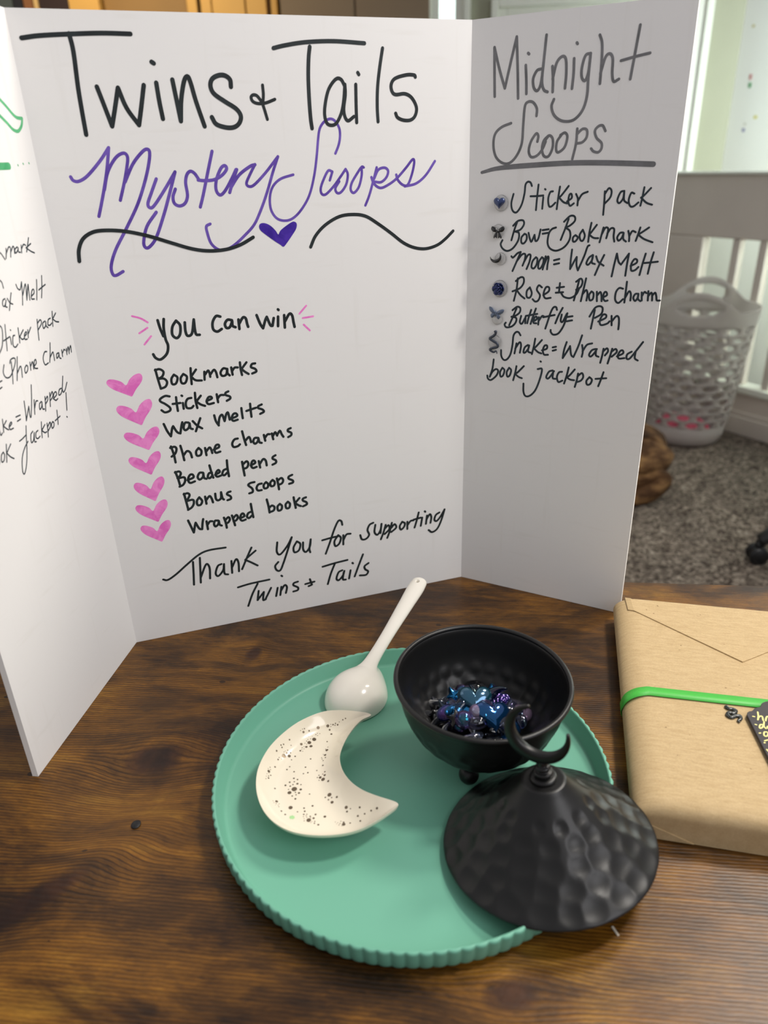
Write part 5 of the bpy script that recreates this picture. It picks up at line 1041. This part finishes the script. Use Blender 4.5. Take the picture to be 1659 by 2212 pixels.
def geo(kind, s):
    if kind == 'star': return pillow(star_outline(s, s*.56), s*.42, 5)
    if kind == 'heart': return pillow(heart_outline(s), s*.42, 5)
    if kind == 'crescent': return crescent(s*1.1, s*.36, s*.34, 120)
    if kind == 'round': return sphere(s*.9, (0, 0, 0), 28, 16)
    if kind == 'rose': return rose(s)
    if kind == 'butterfly': return butterfly(s)
    if kind == 'bow': return bow(s)
    if kind == 'snake': return snake(s, s*.16)
    if kind == 'drop': return pillow([(s*.9*math.cos(2*PI*i/24), s*.6*math.sin(2*PI*i/24)) for i in range(24)], s*.5, 5)
def bead(kind, px, py, s, mat, lab, rot=(0, 0, 0), lift=0.0, grp=None):
    q = on_pile(px, py) if px is not None else py
    v, f = geo(kind, s); o = mesh(kind+'_bead', v, f, bm_[mat]); o.location = q+Vector((0, 0, lift)); o.rotation_euler = tuple(math.radians(a) for a in rot)
    tag(o, lab, 'bead', grp or 'beads in the black bowl'); return o
K = 6.38
LIST = [
 ('star', 490, 292, .0054, 'black', 'black star bead at the far upper left tip of the bead pile', (60, 10, 20)),
 ('drop', 562, 380, .0066, 'pink', 'pinkish white faceted bead near the far side of the pile, beside the black star', (35, 0, 20)),
 ('heart', 425, 375, .0062, 'violet', 'violet blue heart bead at the far left of the pile above the cyan star', (40, -20, 10)),
 ('star', 390, 468, .0062, 'bright', 'bright cyan star bead at the left side of the pile', (45, -25, 10)),
 ('crescent', 765, 350, .0102, 'navy', 'large navy crescent bead at the top centre of the pile, horns down', (30, 5, 185)),
 ('round', 800, 470, .0086, 'clear', 'clear round bead at the middle of the pile, under the large navy crescent', (0, 0, 0)),
 ('heart', 805, 610, .0098, 'teal', 'dark teal heart bead at the centre of the pile, just below the clear round bead', (35, 0, 0)),
 ('star', 940, 372, .0050, 'cobalt', 'dark star bead with gold glint at the far side, right of the navy crescent', (40, 20, 0)),
 ('crescent', 1025, 470, .0112, 'teal', 'wide teal crescent bead in the upper right of the pile', (25, 10, 50)),
 ('star', 1110, 385, .0068, 'bright', 'cyan star bead at the far right edge of the pile', (50, 15, 10)),
 ('star', 1230, 475, .0078, 'violet', 'purple see-through star bead at the right edge of the pile', (30, 25, 30)),
 ('star', 1190, 550, .0072, 'smoke', 'grey glassy star bead just above the dark rose bead', (30, 10, 0)),
 ('rose', 1190, 625, .0062, 'cobalt', 'dark cobalt rose bead at the right of the pile', (30, 10, 0)),
 ('crescent', 1335, 605, .0086, 'violet', 'clear violet crescent bead at the far right, right of the rose bead', (20, 40, 80)),
 ('crescent', 585, 600, .0108, 'navy', 'dark navy crescent bead with a drilled hole in the left centre of the pile', (30, -10, 25)),
 ('crescent', 380, 590, .0098, 'smoke', 'smoky clear crescent bead at the left, below the cyan star bead', (35, -20, 230)),
 ('star', 240, 690, .0086, 'smoke', 'grey glassy star bead at the near left edge of the pile', (20, -20, 15)),
 ('bow', 240, 752, .0066, 'black', 'small black bow bead at the near left rim of the pile', (30, -20, 30)),
 ('heart', 560, 690, .0066, 'clear', 'clear heart bead between the navy and bright blue crescents', (30, -10, 0)),
 ('crescent', 690, 770, .0112, 'bright', 'bright blue crescent bead at the near side of the pile, horns down', (35, 0, 170)),
 ('round', 835, 765, .0054, 'pink', 'pale pink round bead right of the bright blue crescent', (0, 0, 0)),
 ('drop', 945, 690, .0070, 'violet', 'clear violet oval bead right of the teal heart bead', (30, 10, 60)),
 ('crescent', 1075, 650, .0104, 'navy', 'navy crescent bead with golden edge left of the rose bead', (30, 20, 250)),
 ('heart', 1050, 830, .0104, 'blue', 'glossy blue heart bead at the near right of the pile', (30, 10, 10)),
 ('star', 1280, 760, .0086, 'smoke', 'smoky glassy star bead below the violet crescent at the right', (30, 20, 0)),
 ('drop', 850, 895, .0066, 'clear', 'clear oval bead at the near rim, left of the blue heart bead', (20, 0, 20)),
 ('round', 650, 860, .0056, 'violet', 'violet glassy round bead at the near rim, under the bright blue crescent', (0, 0, 0)),
 ('star', 550, 835, .0058, 'black', 'black star bead at the near left, left of the violet round bead', (35, 0, 10)),
 ('round', 1420, 880, .0046, 'clear', 'smallest clear round bead at the right rim of the pile', (0, 0, 0)),
 ('drop', 425, 760, .0074, 'cobalt', 'cobalt oval bead at the left near the black bow bead', (30, -10, 20)),
 ('drop', 1225, 890, .0068, 'smoke', 'smoky oval bead at the near rim, right of the blue heart bead', (25, 10, 60)),
 ('heart', 1470, 805, .0064, 'pink', 'pinkish heart bead at the right edge of the pile', (30, 30, 0)),
 ('snake', 1050, 895, .0064, 'black', 'tiny black snake bead at the near rim, in front of the blue heart bead', (40, 0, 10)),
 ('butterfly', 660, 470, .0068, 'navy', 'navy butterfly bead left of the clear round bead', (30, 0, 30)),
 ('star', 960, 800, .0054, 'clear', 'clear star bead between the pale pink round bead and the blue heart', (40, 0, 0)),
]
for kd, x, y, s, m, lab, rot in LIST: bead(kd, 900+x/K, 1420+y/K, s*1.2, m, lab, rot)
rnd = random.Random(11)
kinds = ['star', 'heart', 'crescent', 'round', 'drop']; mats = ['clear', 'smoke', 'violet', 'navy', 'blue']
for i in range(26):           # the layer under them, of which only slivers show
    a = i*2.39996; r = .029*math.sqrt((i+.5)/26); x, y = BC.x+r*math.cos(a), BC.y+r*math.sin(a)
    z = min(pile_z(x, y)-.008, 1); z = max(z, .0215+.26*max(0, r-.008))
    kd, mt = kinds[i % 5], mats[(i*3) % 5]
    bead(kd, None, Vector((x, y, z)), .0080, mt, 'glassy or dark blue bead half buried under the others in the bowl', (rnd.uniform(-30, 30), rnd.uniform(-30, 30), rnd.uniform(0, 360)), 0, 'half buried beads in the bowl')
